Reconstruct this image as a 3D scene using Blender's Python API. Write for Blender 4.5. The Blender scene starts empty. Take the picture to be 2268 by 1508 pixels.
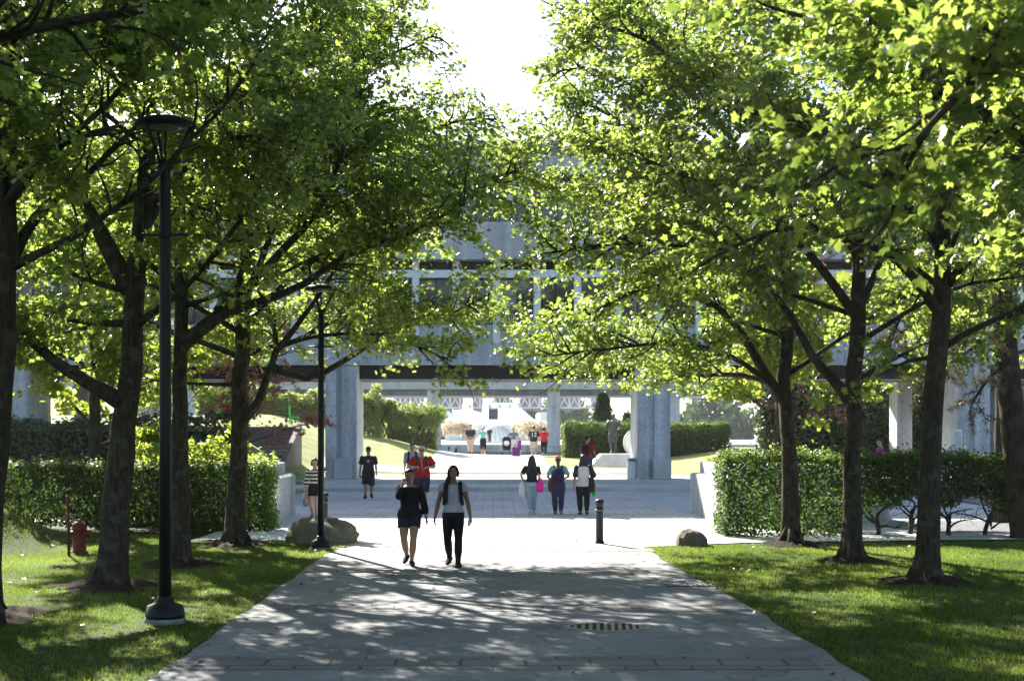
import bpy, math, random
import numpy as np
from mathutils import Vector, Matrix

# ------------------------------------------------------------------ camera, sky, sun, exposure
S = bpy.context.scene
C = S.collection
F, CX, CY, EYE = 3000.0, 1092.0, 962.0, 2.19      # focal length / principal point in photo pixels, eye height
cam_d = bpy.data.cameras.new('camera')
cam = bpy.data.objects.new('camera', cam_d); C.objects.link(cam); S.camera = cam
cam.location = (0, 0, EYE); cam.rotation_euler = (math.pi/2, 0, 0)
cam_d.sensor_width = 36; cam_d.lens = 36*F/2268
cam_d.shift_x = (1134-CX)/2268; cam_d.shift_y = (CY-754)/2268
cam_d.clip_start = .1; cam_d.clip_end = 3000
cam_d.dof.use_dof = True; cam_d.dof.focus_distance = 25.0; cam_d.dof.aperture_fstop = 2.6
ELEV, AZ = math.radians(31.5), math.radians(-24)     # the sun stands behind the building, a little to the left
w = bpy.data.worlds.new('World'); S.world = w; w.use_nodes = True
nt = w.node_tree; bg = nt.nodes['Background']
sky = nt.nodes.new('ShaderNodeTexSky'); sky.sky_type = 'NISHITA'; sky.sun_disc = False
sky.sun_elevation = ELEV; sky.sun_rotation = AZ; sky.air_density = 1.0; sky.dust_density = 1.0; sky.ozone_density = 1.2
nt.links.new(sky.outputs[0], bg.inputs[0]); bg.inputs[1].default_value = 0.062
sun_d = bpy.data.lights.new('sun', 'SUN'); sun_d.energy = 5.0; sun_d.angle = math.radians(.5); sun_d.color = (1, .95, .86)
sun = bpy.data.objects.new('sun', sun_d); C.objects.link(sun)
sv = Vector((math.sin(AZ)*math.cos(ELEV), math.cos(AZ)*math.cos(ELEV), math.sin(ELEV)))
sun.rotation_euler = sv.to_track_quat('Z', 'Y').to_euler(); sun.location = sv*200
S.view_settings.view_transform = 'Standard'; S.view_settings.look = 'None'
S.view_settings.exposure = 2.08; S.view_settings.gamma = 1.0
S.cycles.max_bounces = 12; S.cycles.diffuse_bounces = 8; S.cycles.glossy_bounces = 3
S.cycles.transmission_bounces = 8; S.cycles.transparent_max_bounces = 4
S.cycles.caustics_reflective = False; S.cycles.caustics_refractive = False
S.cycles.sample_clamp_indirect = 6.0

# ------------------------------------------------------------------ helpers
def P(px, py, d):                       # photo pixel at distance d -> world point
    return np.array([(px-CX)/F*d, d, EYE+(CY-py)/F*d])
def G(px, py, z=0.0):                   # photo pixel on ground of height z -> world point
    d = (EYE-z)*F/(py-CY)
    return np.array([(px-CX)/F*d, d, z])
def sst(a, b, x):
    t = np.clip((x-a)/(b-a), 0, 1); return t*t*(3-2*t)

def tag(o, label=None, cat=None, group=None, kind=None):
    if label: o['label'] = label
    if cat: o['category'] = cat
    if group: o['group'] = group
    if kind: o['kind'] = kind
    return o
def thing(name, loc, label, cat, group=None, rz=0):
    o = bpy.data.objects.new(name, None); C.objects.link(o)
    o.location = tuple(float(v) for v in loc); o.rotation_euler = (0, 0, rz); o.empty_display_size = .2
    return tag(o, label, cat, group)
def copy_tree(o, parent=None):
    c = o.copy(); C.objects.link(c); c.parent = parent
    for ch in list(o.children): copy_tree(ch, c)
    return c

class MB:
    """collects polygons for ONE mesh object"""
    def __init__(s): s.v = []; s.f = []
    def add(s, vs, fs):
        n = len(s.v); s.v.extend([tuple(map(float, p)) for p in vs]); s.f.extend([tuple(i+n for i in f) for f in fs]); return s
    def box(s, x0, x1, y0, y1, z0, z1):
        return s.add([(x0,y0,z0),(x1,y0,z0),(x1,y1,z0),(x0,y1,z0),(x0,y0,z1),(x1,y0,z1),(x1,y1,z1),(x0,y1,z1)],
              [(0,3,2,1),(4,5,6,7),(0,1,5,4),(1,2,6,5),(2,3,7,6),(3,0,4,7)])
    def bevbox(s, x0, x1, y0, y1, z0, z1, b=.02):
        """box with chamfered vertical and top edges"""
        def ring(i, z): return [(x0+i+b,y0+i,z),(x1-i-b,y0+i,z),(x1-i,y0+i+b,z),(x1-i,y1-i-b,z),(x1-i-b,y1-i,z),(x0+i+b,y1-i,z),(x0+i,y1-i-b,z),(x0+i,y0+i+b,z)]
        vs = ring(0,z0)+ring(0,z1-b)+ring(b,z1); fs = [tuple(range(7,-1,-1)), tuple(range(16,24))]
        for r in range(2):
            for k in range(8): fs.append((r*8+k, r*8+(k+1)%8, r*8+8+(k+1)%8, r*8+8+k))
        return s.add(vs, fs)
    def loft(s, rings, cap=True):
        n = len(rings[0]); vs = [p for r in rings for p in r]; fs = []
        for i in range(len(rings)-1):
            for k in range(n): fs.append((i*n+k, i*n+(k+1)%n, (i+1)*n+(k+1)%n, (i+1)*n+k))
        if cap: fs.append(tuple(range(n-1, -1, -1))); fs.append(tuple(range((len(rings)-1)*n, len(rings)*n)))
        return s.add(vs, fs)
    def tube(s, pts, rad, n=8, cap=True, ry=None, ref=None):
        pts = [np.array(p, float) for p in pts]; m = len(pts)
        if np.isscalar(rad): rad = [rad]*m
        if ry is None: ry = rad
        elif np.isscalar(ry): ry = [ry]*m
        rings = []; u = None
        for i in range(m):
            t = pts[min(i+1, m-1)]-pts[max(i-1, 0)]; t = t/(np.linalg.norm(t)+1e-9)
            if u is None:
                u = np.array(ref, float) if ref is not None else (np.array([1., 0, 0]) if abs(t[0]) < .8 else np.array([0, 1., 0]))
            u = u-t*np.dot(u, t); u /= (np.linalg.norm(u)+1e-9); v = np.cross(t, u)
            rings.append([pts[i]+u*rad[i]*math.cos(a)+v*ry[i]*math.sin(a) for a in [2*math.pi*k/n for k in range(n)]])
        return s.loft(rings, cap)
    def lathe(s, c, prof, n=20, sy=1.0):
        """profile [(r,z)] round a vertical axis through c"""
        return s.loft([[(c[0]+r*math.cos(2*math.pi*k/n), c[1]+sy*r*math.sin(2*math.pi*k/n), c[2]+z) for k in range(n)] for r, z in prof])
    def ball(s, c, rx, ry, rz, n=10, m=7):
        rings = []
        for i in range(m+1):
            t = -math.pi/2+math.pi*(i/m); t = max(min(t, 1.45), -1.45)
            rings.append([(c[0]+rx*math.cos(t)*math.cos(2*math.pi*k/n), c[1]+ry*math.cos(t)*math.sin(2*math.pi*k/n), c[2]+rz*math.sin(t)) for k in range(n)])
        return s.loft(rings)
    def mesh(s, name):
        me = bpy.data.meshes.new(name); me.from_pydata(s.v, [], s.f); me.update(); return me
    def build(s, name, m, parent=None, smooth=False, local=False):
        """parts are modelled in world space and shifted to their thing (unless local)"""
        if parent is not None and not local:
            r = parent; off = np.array(r.location)
            while r.parent is not None: r = r.parent; off = off+np.array(r.location)
            s.v = [tuple(np.array(p)-off) for p in s.v]
        return link(name, s.mesh(name), m, parent, smooth)
def link(name, me, m, parent=None, smooth=False):
    o = bpy.data.objects.new(name, me); C.objects.link(o)
    if m is not None: me.materials.append(m)
    if smooth: me.polygons.foreach_set('use_smooth', [True]*len(me.polygons))
    if parent is not None: o.parent = parent
    return o
def tri_mesh(name, V, T, var=None):
    """numpy vertices / triangles -> mesh, var = one random number per vertex"""
    me = bpy.data.meshes.new(name); nv, nf = len(V), len(T)
    me.vertices.add(nv); me.vertices.foreach_set('co', np.ascontiguousarray(V, np.float32).ravel())
    me.loops.add(nf*3); me.loops.foreach_set('vertex_index', np.ascontiguousarray(T, np.int32).ravel())
    me.polygons.add(nf); me.polygons.foreach_set('loop_start', np.arange(0, nf*3, 3, dtype=np.int32))
    me.polygons.foreach_set('loop_total', np.full(nf, 3, np.int32))
    me.update(calc_edges=True)
    if var is not None:
        a = me.attributes.new('var', 'FLOAT', 'POINT'); a.data.foreach_set('value', np.ascontiguousarray(var, np.float32))
    return me

# ------------------------------------------------------------------ materials
MATS = {}
def nodes(name):
    m = bpy.data.materials.new(name); m.use_nodes = True; t = m.node_tree
    return m, t, t.nodes['Principled BSDF'], t.nodes.new, t.links.new
def mat(name, col, rough=.75, var=.18, scale=6., bump=.15, spec=.35, metal=0., fine=0., bdist=.01):
    if name in MATS: return MATS[name]
    m, t, b, N, L = nodes(name)
    tc = N('ShaderNodeTexCoord'); n = N('ShaderNodeTexNoise'); n.inputs['Scale'].default_value = scale; n.inputs['Detail'].default_value = 6
    L(tc.outputs['Object'], n.inputs['Vector'])
    mr = N('ShaderNodeMapRange'); mr.inputs['From Min'].default_value = .3; mr.inputs['From Max'].default_value = .7
    mr.inputs['To Min'].default_value = 1-var; mr.inputs['To Max'].default_value = 1+var
    L(n.outputs['Fac'], mr.inputs['Value'])
    fac = mr.outputs[0]
    if fine:
        f = N('ShaderNodeTexNoise'); f.inputs['Scale'].default_value = scale*14; f.inputs['Detail'].default_value = 3
        L(tc.outputs['Object'], f.inputs['Vector'])
        m2 = N('ShaderNodeMapRange'); m2.inputs['From Min'].default_value = .3; m2.inputs['From Max'].default_value = .7
        m2.inputs['To Min'].default_value = 1-fine; m2.inputs['To Max'].default_value = 1+fine
        L(f.outputs['Fac'], m2.inputs['Value']); mu = N('ShaderNodeMath'); mu.operation = 'MULTIPLY'
        L(fac, mu.inputs[0]); L(m2.outputs[0], mu.inputs[1]); fac = mu.outputs[0]
    vm = N('ShaderNodeVectorMath'); vm.operation = 'SCALE'; vm.inputs[0].default_value = col[:3]; L(fac, vm.inputs['Scale'])
    L(vm.outputs[0], b.inputs['Base Color'])
    b.inputs['Roughness'].default_value = rough; b.inputs['Metallic'].default_value = metal
    b.inputs['Specular IOR Level'].default_value = spec
    if bump:
        bp = N('ShaderNodeBump'); bp.inputs['Strength'].default_value = bump; bp.inputs['Distance'].default_value = bdist
        L(fac, bp.inputs['Height']); L(bp.outputs[0], b.inputs['Normal'])
    MATS[name] = m; return m

def concrete_mat(name, col, streak=.25, speck=.22, sc=1.0, worn=False):
    m, t, b, N, L = nodes(name)
    tc = N('ShaderNodeTexCoord')
    def noise(scale, detail, to0, to1, vec=None, lo=.3, hi=.7):
        n = N('ShaderNodeTexNoise'); n.inputs['Scale'].default_value = scale; n.inputs['Detail'].default_value = detail
        L(vec or tc.outputs['Object'], n.inputs['Vector'])
        r = N('ShaderNodeMapRange'); r.inputs['From Min'].default_value = lo; r.inputs['From Max'].default_value = hi
        r.inputs['To Min'].default_value = to0; r.inputs['To Max'].default_value = to1; L(n.outputs['Fac'], r.inputs['Value']); return r.outputs[0]
    mp = N('ShaderNodeMapping'); mp.inputs['Scale'].default_value = (2.2, 2.2, .12); L(tc.outputs['Object'], mp.inputs['Vector'])
    f = [noise(.7*sc, 5, .82, 1.15), noise(13*sc, 3, 1-speck, 1+speck, lo=.36, hi=.64), noise(1.2*sc, 6, 1-streak, 1+streak*.4, mp.outputs[0])]
    cur = f[0]
    for g in f[1:]:
        mu = N('ShaderNodeMath'); mu.operation = 'MULTIPLY'; L(cur, mu.inputs[0]); L(g, mu.inputs[1]); cur = mu.outputs[0]
    if worn:                                   # old stains, patches and hairline cracks
        vo = N('ShaderNodeTexVoronoi'); vo.feature = 'DISTANCE_TO_EDGE'; vo.inputs['Scale'].default_value = .33
        nz = N('ShaderNodeTexNoise'); nz.inputs['Scale'].default_value = 1.6; nz.inputs['Detail'].default_value = 6; L(tc.outputs['Object'], nz.inputs['Vector'])
        av = N('ShaderNodeVectorMath'); av.operation = 'ADD'; L(tc.outputs['Object'], av.inputs[0]); L(nz.outputs['Color'], av.inputs[1]); L(av.outputs[0], vo.inputs['Vector'])
        cr = N('ShaderNodeMapRange'); cr.inputs['From Min'].default_value = .0015; cr.inputs['From Max'].default_value = .006; cr.inputs['To Min'].default_value = .55; cr.inputs['To Max'].default_value = 1; L(vo.outputs['Distance'], cr.inputs['Value'])
        for g in (cr.outputs[0], noise(.9, 9, 1.04, .74, lo=.50, hi=.66), noise(21, 2, 1.0, .8, lo=.66, hi=.72)):
            mu = N('ShaderNodeMath'); mu.operation = 'MULTIPLY'; L(cur, mu.inputs[0]); L(g, mu.inputs[1]); cur = mu.outputs[0]
    vm = N('ShaderNodeVectorMath'); vm.operation = 'SCALE'; vm.inputs[0].default_value = col; L(cur, vm.inputs['Scale'])
    L(vm.outputs[0], b.inputs['Base Color']); b.inputs['Roughness'].default_value = .85; b.inputs['Specular IOR Level'].default_value = .25
    bp = N('ShaderNodeBump'); bp.inputs['Strength'].default_value = .35; bp.inputs['Distance'].default_value = .02
    L(f[1], bp.inputs['Height']); L(bp.outputs[0], b.inputs['Normal'])
    return m

def paver_mat(name, c1, c2, mortar, bw, rh, msize=.012, offset=.5, big=.14):
    m, t, b, N, L = nodes(name)
    tc = N('ShaderNodeTexCoord'); br = N('ShaderNodeTexBrick')
    L(tc.outputs['Object'], br.inputs['Vector'])
    br.inputs['Color1'].default_value = (*c1, 1); br.inputs['Color2'].default_value = (*c2, 1); br.inputs['Mortar'].default_value = (*mortar, 1)
    br.inputs['Scale'].default_value = 1; br.inputs['Brick Width'].default_value = bw; br.inputs['Row Height'].default_value = rh
    br.inputs['Mortar Size'].default_value = msize; br.offset = offset; br.inputs['Mortar Smooth'].default_value = .2
    n = N('ShaderNodeTexNoise'); n.inputs['Scale'].default_value = 1.1; n.inputs['Detail'].default_value = 7; L(tc.outputs['Object'], n.inputs['Vector'])
    mr = N('ShaderNodeMapRange'); mr.inputs['From Min'].default_value = .3; mr.inputs['From Max'].default_value = .7
    mr.inputs['To Min'].default_value = 1-big; mr.inputs['To Max'].default_value = 1+big; L(n.outputs['Fac'], mr.inputs['Value'])
    vm = N('ShaderNodeVectorMath'); vm.operation = 'SCALE'; L(br.outputs['Color'], vm.inputs[0]); L(mr.outputs[0], vm.inputs['Scale'])
    L(vm.outputs[0], b.inputs['Base Color']); b.inputs['Roughness'].default_value = .8
    bp = N('ShaderNodeBump'); bp.invert = True; bp.inputs['Strength'].default_value = .6; bp.inputs['Distance'].default_value = .01
    L(br.outputs['Fac'], bp.inputs['Height']); L(bp.outputs[0], b.inputs['Normal'])
    return m

def leaf_mat(name, lo, hi, trans=1.5, mixf=.45, rough=.42, spec=.5):
    """leaf colour varies from leaf to leaf with the attribute 'var'"""
    m, t, b, N, L = nodes(name)
    at = N('ShaderNodeAttribute'); at.attribute_name = 'var'
    mx = N('ShaderNodeMix'); mx.data_type = 'RGBA'; mx.inputs['A'].default_value = (*lo, 1); mx.inputs['B'].default_value = (*hi, 1)
    L(at.outputs['Fac'], mx.inputs['Factor'])
    L(mx.outputs['Result'], b.inputs['Base Color']); b.inputs['Roughness'].default_value = rough; b.inputs['Specular IOR Level'].default_value = spec
    sc = N('ShaderNodeVectorMath'); sc.operation = 'MULTIPLY'; sc.inputs[1].default_value = (trans*1.35, trans*1.2, trans*.75); L(mx.outputs['Result'], sc.inputs[0])
    tr = N('ShaderNodeBsdfTranslucent'); L(sc.outputs[0], tr.inputs['Color'])
    ms = N('ShaderNodeMixShader'); ms.inputs[0].default_value = mixf; L(b.outputs[0], ms.inputs[1]); L(tr.outputs[0], ms.inputs[2])
    L(ms.outputs[0], t.nodes['Material Output'].inputs['Surface'])
    return m

M_conc = concrete_mat('exposed aggregate concrete', (.50, .515, .54), .34, .18)
M_conc_dark = concrete_mat('weathered concrete coping', (.19, .2, .22))
M_conc_smooth = concrete_mat('smooth concrete', (.5, .505, .51), .12, .08)
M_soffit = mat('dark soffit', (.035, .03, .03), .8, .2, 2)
M_path = concrete_mat('concrete path', (.20, .205, .21), .0, .1, .8, True)
M_band = paver_mat('path paver band', (.12, .125, .13), (.15, .15, .15), (.035, .035, .035), .62, .375, .016)
M_plaza = concrete_mat('plaza concrete', (.47, .48, .49), .0, .09, .8)
M_brick = paver_mat('plaza pavers', (.52, .48, .46), (.58, .54, .52), (.26, .25, .25), .62, .55, .02, .5)
M_step = concrete_mat('plaza step concrete', (.5, .5, .49), .0, .1)
M_dry_glow = mat('dry lawn turf with backlit glow in colour', (.21, .235, .085), .9, .3, 1.2, .4, .1, fine=.35, bdist=.03)  # dry turf, colour lightened to stand in for sunlight glowing through the blades
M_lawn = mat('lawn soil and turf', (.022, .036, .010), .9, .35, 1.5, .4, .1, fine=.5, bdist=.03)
M_ground = mat('distant ground', (.08, .11, .04), .9, .3, .3, 0)
M_gravel = mat('grey gravel', (.30, .30, .31), .9, .35, 9, .8, .2, fine=.5, bdist=.05)
M_soil = mat('bark mulch soil', (.055, .038, .028), .95, .5, 14, .8, .1, fine=.5, bdist=.03)
def bark_mat(name, c1, c2, stretch, lich):
    m, t, b, N, L = nodes(name); tc = N('ShaderNodeTexCoord'); mp = N('ShaderNodeMapping'); mp.inputs['Scale'].default_value = stretch; L(tc.outputs['Object'], mp.inputs['Vector'])
    n1 = N('ShaderNodeTexNoise'); n1.inputs['Scale'].default_value = 9; n1.inputs['Detail'].default_value = 8; n1.inputs['Roughness'].default_value = .7; L(mp.outputs[0], n1.inputs['Vector'])
    n2 = N('ShaderNodeTexNoise'); n2.inputs['Scale'].default_value = 5.5; n2.inputs['Detail'].default_value = 5; L(tc.outputs['Object'], n2.inputs['Vector'])
    r1 = N('ShaderNodeValToRGB'); r1.color_ramp.elements[0].position = .35; r1.color_ramp.elements[0].color = (*c1, 1); r1.color_ramp.elements[1].position = .68; r1.color_ramp.elements[1].color = (*c2, 1); L(n1.outputs['Fac'], r1.inputs[0])
    mr = N('ShaderNodeMapRange'); mr.inputs['From Min'].default_value = .54; mr.inputs['From Max'].default_value = .62; L(n2.outputs['Fac'], mr.inputs['Value'])
    mx = N('ShaderNodeMix'); mx.data_type = 'RGBA'; mx.inputs['B'].default_value = (*lich, 1); L(mr.outputs[0], mx.inputs['Factor']); L(r1.outputs[0], mx.inputs['A']); L(mx.outputs['Result'], b.inputs['Base Color'])
    b.inputs['Roughness'].default_value = .95; b.inputs['Specular IOR Level'].default_value = .1
    bp = N('ShaderNodeBump'); bp.inputs['Strength'].default_value = 1; bp.inputs['Distance'].default_value = .035; L(n1.outputs['Fac'], bp.inputs['Height']); L(bp.outputs[0], b.inputs['Normal'])
    return m
M_bark = bark_mat('maple bark', (.028, .024, .018), (.085, .072, .055), (2.2, 2.2, .55), (.085, .08, .062))
M_twig = mat('dense twigs', (.02, .022, .012), .95, .5, 20, .8, .05)
M_bark_pine = bark_mat('pine bark', (.018, .013, .010), (.085, .062, .048), (2.2, 2.2, .35), (.07, .055, .045))
M_leaf = leaf_mat('maple leaf', (.036, .077, .017), (.155, .205, .056), 2.6, .58, .33, .5)
M_leaf_b = leaf_mat('young maple leaf', (.08, .13, .025), (.18, .23, .045), 2.0, .6)
M_leaf_hedge = leaf_mat('hedge leaf', (.018, .04, .01), (.06, .10, .025), 2.2, .5, .5, .3)
M_leaf_dark = leaf_mat('ivy leaf', (.02, .045, .012), (.05, .09, .02), 1.2, .3)
M_leaf_red = leaf_mat('red maple leaf', (.20, .06, .05), (.42, .19, .15), 1.3, .5)
M_leaf_pink = leaf_mat('pink blossom', (.30, .40, .27), (.55, .40, .50), 1.0, .5)
M_leaf_rho = leaf_mat('shrub leaf', (.06, .11, .025), (.17, .22, .06), 2.0, .5)
M_litter = leaf_mat('dry leaf litter', (.09, .05, .02), (.24, .17, .06), 1.0, .25)
M_needle = leaf_mat('pine needle', (.06, .06, .03), (.13, .115, .06), 1.0, .3)
M_conifer = leaf_mat('conifer spray', (.03, .075, .03), (.06, .12, .045), 1.2, .3)
M_grass = leaf_mat('grass blade', (.026, .054, .011), (.092, .135, .032), 2.4, .55, .6, .15)
M_black = mat('black painted metal', (.009, .010, .012), .5, .25, 14, .1, .3)
M_white_metal = mat('white painted frame', (.72, .74, .76), .5, .06, 4, 0)
M_dark_frame = mat('dark bronze frame', (.03, .028, .028), .5, .1, 5, 0)
M_red_paint = mat('faded red paint', (.15, .028, .02), .5, .2, 10, .1)
M_bronze = mat('bronze', (.06, .066, .07), .42, .3, 4, .2, .5, .7)
M_rock = mat('boulder stone', (.28, .25, .19), .9, .4, 3.5, 1., .15, fine=.3, bdist=.06)
M_iron = mat('cast iron', (.24, .23, .21), .6, .2, 12, .2, .4, .2)
M_void = mat('drain darkness', (.012, .012, .012), .9, .1, 5, 0)
M_green_paint = mat('green painted wood', (.05, .30, .06), .5, .1, 10, 0)
M_blue_paint = mat('blue painted wood', (.12, .36, .55), .5, .1, 10, 0)
M_stair = concrete_mat('dark stair concrete', (.16, .15, .15), .1, .15)
M_whiteroof = mat('white roof panels', (.62, .70, .72), .6, .06, .2, 0)
M_truss = mat('grey steel truss', (.42, .44, .47), .5, .1, 3, 0)
M_slat = mat('grey roof slat', (.16, .17, .2), .6, .15, 1, 0)
M_rubber = mat('black rubber', (.015, .015, .015), .7, .1, 10, 0)

m, t, b, N, L = nodes('window glass')
b.inputs['Base Color'].default_value = (.02, .024, .028, 1); b.inputs['Roughness'].default_value = .04; b.inputs['Specular IOR Level'].default_value = .7
n_ = N('ShaderNodeTexNoise'); n_.inputs['Scale'].default_value = .9; tc_ = N('ShaderNodeTexCoord'); L(tc_.outputs['Object'], n_.inputs['Vector'])
bp_ = N('ShaderNodeBump'); bp_.inputs['Strength'].default_value = .04; L(n_.outputs['Fac'], bp_.inputs['Height']); L(bp_.outputs[0], b.inputs['Normal'])
M_glass = m
M_blind = mat('pale window blind', (.46, .5, .53), .7, .08, 1, 0)

# ------------------------------------------------------------------ ground
def height(x, y):
    x = np.asarray(x, float); y = np.asarray(y, float)
    z = .27*sst(55.9, 56.3, y) + .66*sst(61, 78, y) - 1.5*sst(81, 92, y)
    z = z + 2.35*sst(-6.8, -13.5, x)*sst(39, 57, y)*(1-sst(84, 100, y))
    z = z + 1.15*np.exp(-((x+7.5)/3.6)**2)*sst(62, 76, y)*(1-sst(84, 96, y))
    z = z + .5*sst(9, 14, x)*sst(58, 70, y)*(1-sst(84, 96, y))
    z = z + 1.05*sst(-8.1, -10.8, x)*np.exp(-(y-26.8)**2/3.2)
    return z
def grid_sheet(name, xs, ys, hf, m, kind='structure'):
    X, Y = np.meshgrid(xs, ys); Z = hf(X, Y); nx, ny = len(xs), len(ys)
    V = np.stack([X.ravel(), Y.ravel(), Z.ravel()], 1); I = np.arange(nx*ny).reshape(ny, nx)
    a, b_, c, d = I[:-1,:-1].ravel(), I[:-1,1:].ravel(), I[1:,1:].ravel(), I[1:,:-1].ravel()
    me = tri_mesh(name, V, np.concatenate([np.stack([a,b_,c],1), np.stack([a,c,d],1)]))
    o = link(name, me, m, smooth=True); tag(o, kind=kind); return o
def sheet(name, poly, z, m, kind='structure'):
    mb = MB(); n = len(poly); mb.add([(x, y, z) for x, y in poly], [tuple(range(n))]); o = mb.build(name, m); tag(o, kind=kind); return o
rng = np.random.default_rng(7)
grid_sheet('far_lawn', np.arange(-45, 45.1, .5), np.arange(34, 125.1, .5), lambda x, y: height(x, y)-.002, M_dry_glow)
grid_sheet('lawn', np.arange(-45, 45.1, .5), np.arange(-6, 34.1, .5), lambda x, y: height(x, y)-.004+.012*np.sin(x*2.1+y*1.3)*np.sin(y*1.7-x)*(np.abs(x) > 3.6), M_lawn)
sheet('ground', [(-900, -60), (900, -60), (900, 1500), (-900, 1500)], -1.6, M_ground)
# main path, its edges waver a little where the turf creeps over them
ys = np.arange(-5, 26.6, .4)
le = [(-3.05+.02*math.sin(y*1.9)+.015*math.sin(y*5.3)+(.35*max(0, y-24.6)**1.0*.5), y) for y in ys]
re = [(float(np.interp(y, [0, 12, 18.3, 21.7, 26], [3.5, 3.36, 3.22, 3.0, 2.93]))+.025*math.sin(y*2.3+1)+.015*math.sin(y*4.7), y) for y in ys]
i25 = len(ys)-2
path_poly = [(p[0], p[1]) for p in le[:i25+1]]+[(p[0], p[1]) for p in re[:i25+1][::-1]]
court_poly = [(p[0], p[1]) for p in le[i25:]] + [(-3.6, 27.2), (-4.2, 27.9), (-6.2, 28.2), (-6.2, 33.9), (15, 33.9), (15, 28.6), (9, 28.0), (5.2, 27.4), (4.0, 26.9)] + [(p[0], p[1]) for p in re[i25:][::-1]]
sheet('forecourt', court_poly, .012, M_plaza)
sheet('path', path_poly, .012, M_path)
for yb in (8.65, 12.93, 17.05, 21.4, 25.6):
    sheet('path_paver_band', [(-3.0, yb-.375), (3.08-(.0 if yb < 14 else .05), yb-.375), (3.08-(.0 if yb < 14 else .05), yb+.375), (-3.0, yb+.375)], .016, M_band)
sheet('plaza', [(-12, 33.9), (15, 33.9), (15, 52), (-8.6, 52), (-12, 40)], .012, M_plaza)
for y0, y1 in ((34.0, 36.3), (37.0, 40.0), (40.8, 44.6), (45.4, 51.4)):
    sheet('plaza_pavers', [(-5.1, y0), (5.2, y0), (5.2, y1), (-5.1, y1)], .017, M_brick)
MB().bevbox(-8.6, 40, 52, 56, -.3, .15, .015).build('plaza_step', M_step); tag(bpy.data.objects['plaza_step'], kind='structure')
MB().bevbox(-8.6, 40, 56.004, 64.6, -.3, .3, .015).build('upper_plaza', M_step); tag(bpy.data.objects['upper_plaza'], kind='structure')
sheet('plaza_pavers', [(-5.1, 52.5), (5.2, 52.5), (5.2, 55.6), (-5.1, 55.6)], .156, M_brick)
grid_sheet('far_path', np.arange(-3.2, 3.01, .4), np.arange(64.4, 96, .6), lambda x, y: height(x, y)+.035, M_step)
grid_sheet('far_lawn_edge_path', np.arange(-8.4, 9, .6), np.arange(64.3, 66.8, .3), lambda x, y: height(x, y)+.03, M_step)
sheet('gravel_strip', [(9.3, 29.9), (30, 29.9), (30, 50), (15.2, 50), (15.2, 34.2), (9.3, 34.2)], .02, M_gravel)

# grass blades: nobody could count them
def grass(name, region, n, h, wd, seed):
    r = np.random.default_rng(seed); x = r.uniform(region[0], region[1], n); y = r.uniform(region[2], region[3], n)
    keep = np.ones(n, bool)
    lx = np.interp(y, [p[1] for p in le], [p[0] for p in le]); rx = np.interp(y, [p[1] for p in re], [p[0] for p in re])
    keep &= (x < lx+.05*r.standard_normal(n)+.05*np.sin(y*7)*np.sin(y*2.3)) | (x > rx+.05*r.standard_normal(n)+.05*np.sin(y*6)*np.sin(y*2.9))
    keep &= ~((y > 26.4+.12*x*(x > 0)) & (x > 0) & (x < 5)) & ~((y > 27.0) & (x > 0) & (y > 26.2+.13*x)) & ~((y > 27.7) & (x > -6.6) & (x < 0)) & ~((y > 29.8) & (x < 0))
    keep &= ~((y > 26.9) & (x < -2.4) & (x > -3.4) & (y > 27.3))
    for (tx, ty, tr) in SOILS: keep &= ((x-tx)**2+((y-ty))**2) > (tr*(.6+.6*r.random(n)))**2
    x, y = x[keep], y[keep]; n = len(x); z = height(x, y)
    hh = h*r.uniform(.5, 1.3, n); a = r.uniform(0, 2*math.pi, n); ln = r.uniform(.1, .8, n)*hh; la = r.uniform(0, 2*math.pi, n)
    dx, dy = np.cos(a)*wd/2, np.sin(a)*wd/2
    V = np.stack([np.stack([x-dx, y-dy, z-.01], 1), np.stack([x+dx, y+dy, z-.01], 1), np.stack([x+np.cos(la)*ln, y+np.sin(la)*ln, z+hh], 1)], 1).reshape(-1, 3)
    patch = .5+.25*np.sin(x*1.3+2*np.sin(y*.7))+.25*np.sin(y*1.9+x*.6)
    var = np.repeat(np.clip(.42*r.random(n)+.58*patch, 0, 1), 3)
    o = link(name, tri_mesh(name, V, np.arange(3*n).reshape(-1, 3), var), M_grass); tag(o, kind='stuff')
    tag(o, 'mown green lawn grass in dappled light on both sides of path', 'grass'); return o

# ------------------------------------------------------------------ trees
UP = np.array([0, 0, 1.])
def nrm(v): return v/(np.linalg.norm(v, axis=-1, keepdims=True)+1e-9)
# maple leaf outline, stalk at the origin, unit length along +y
LEAF = np.array([(0,.12,0),(.16,0,0),(.42,.10,-.05),(.30,.26,0),(.56,.52,-.07),(.25,.56,0),(.20,.74,0),(0,1.02,-.10),(-.20,.74,0),(-.25,.56,0),(-.56,.52,-.07),(-.30,.26,0),(-.42,.10,-.05),(-.16,0,0)])
LEAF_T = np.array([(0,i,i+1) for i in range(1, 13)])
OVAL = np.array([(0,0,0),(.27,.3,.05),(.22,.75,.03),(0,1,-.04),(-.22,.75,.03),(-.27,.3,.05)])
OVAL_T = np.array([(0,1,2),(0,2,3),(0,3,4),(0,4,5)])
LOBE = np.array([(0,0,0),(.48,.12,-.05),(.34,.36,.0),(.55,.6,-.06),(.16,.66,0),(0,1.0,-.08),(-.16,.66,0),(-.55,.6,-.06),(-.34,.36,0),(-.48,.12,-.05)])
LOBE_T = np.array([(0,i,i+1) for i in range(1, 9)])
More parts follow.
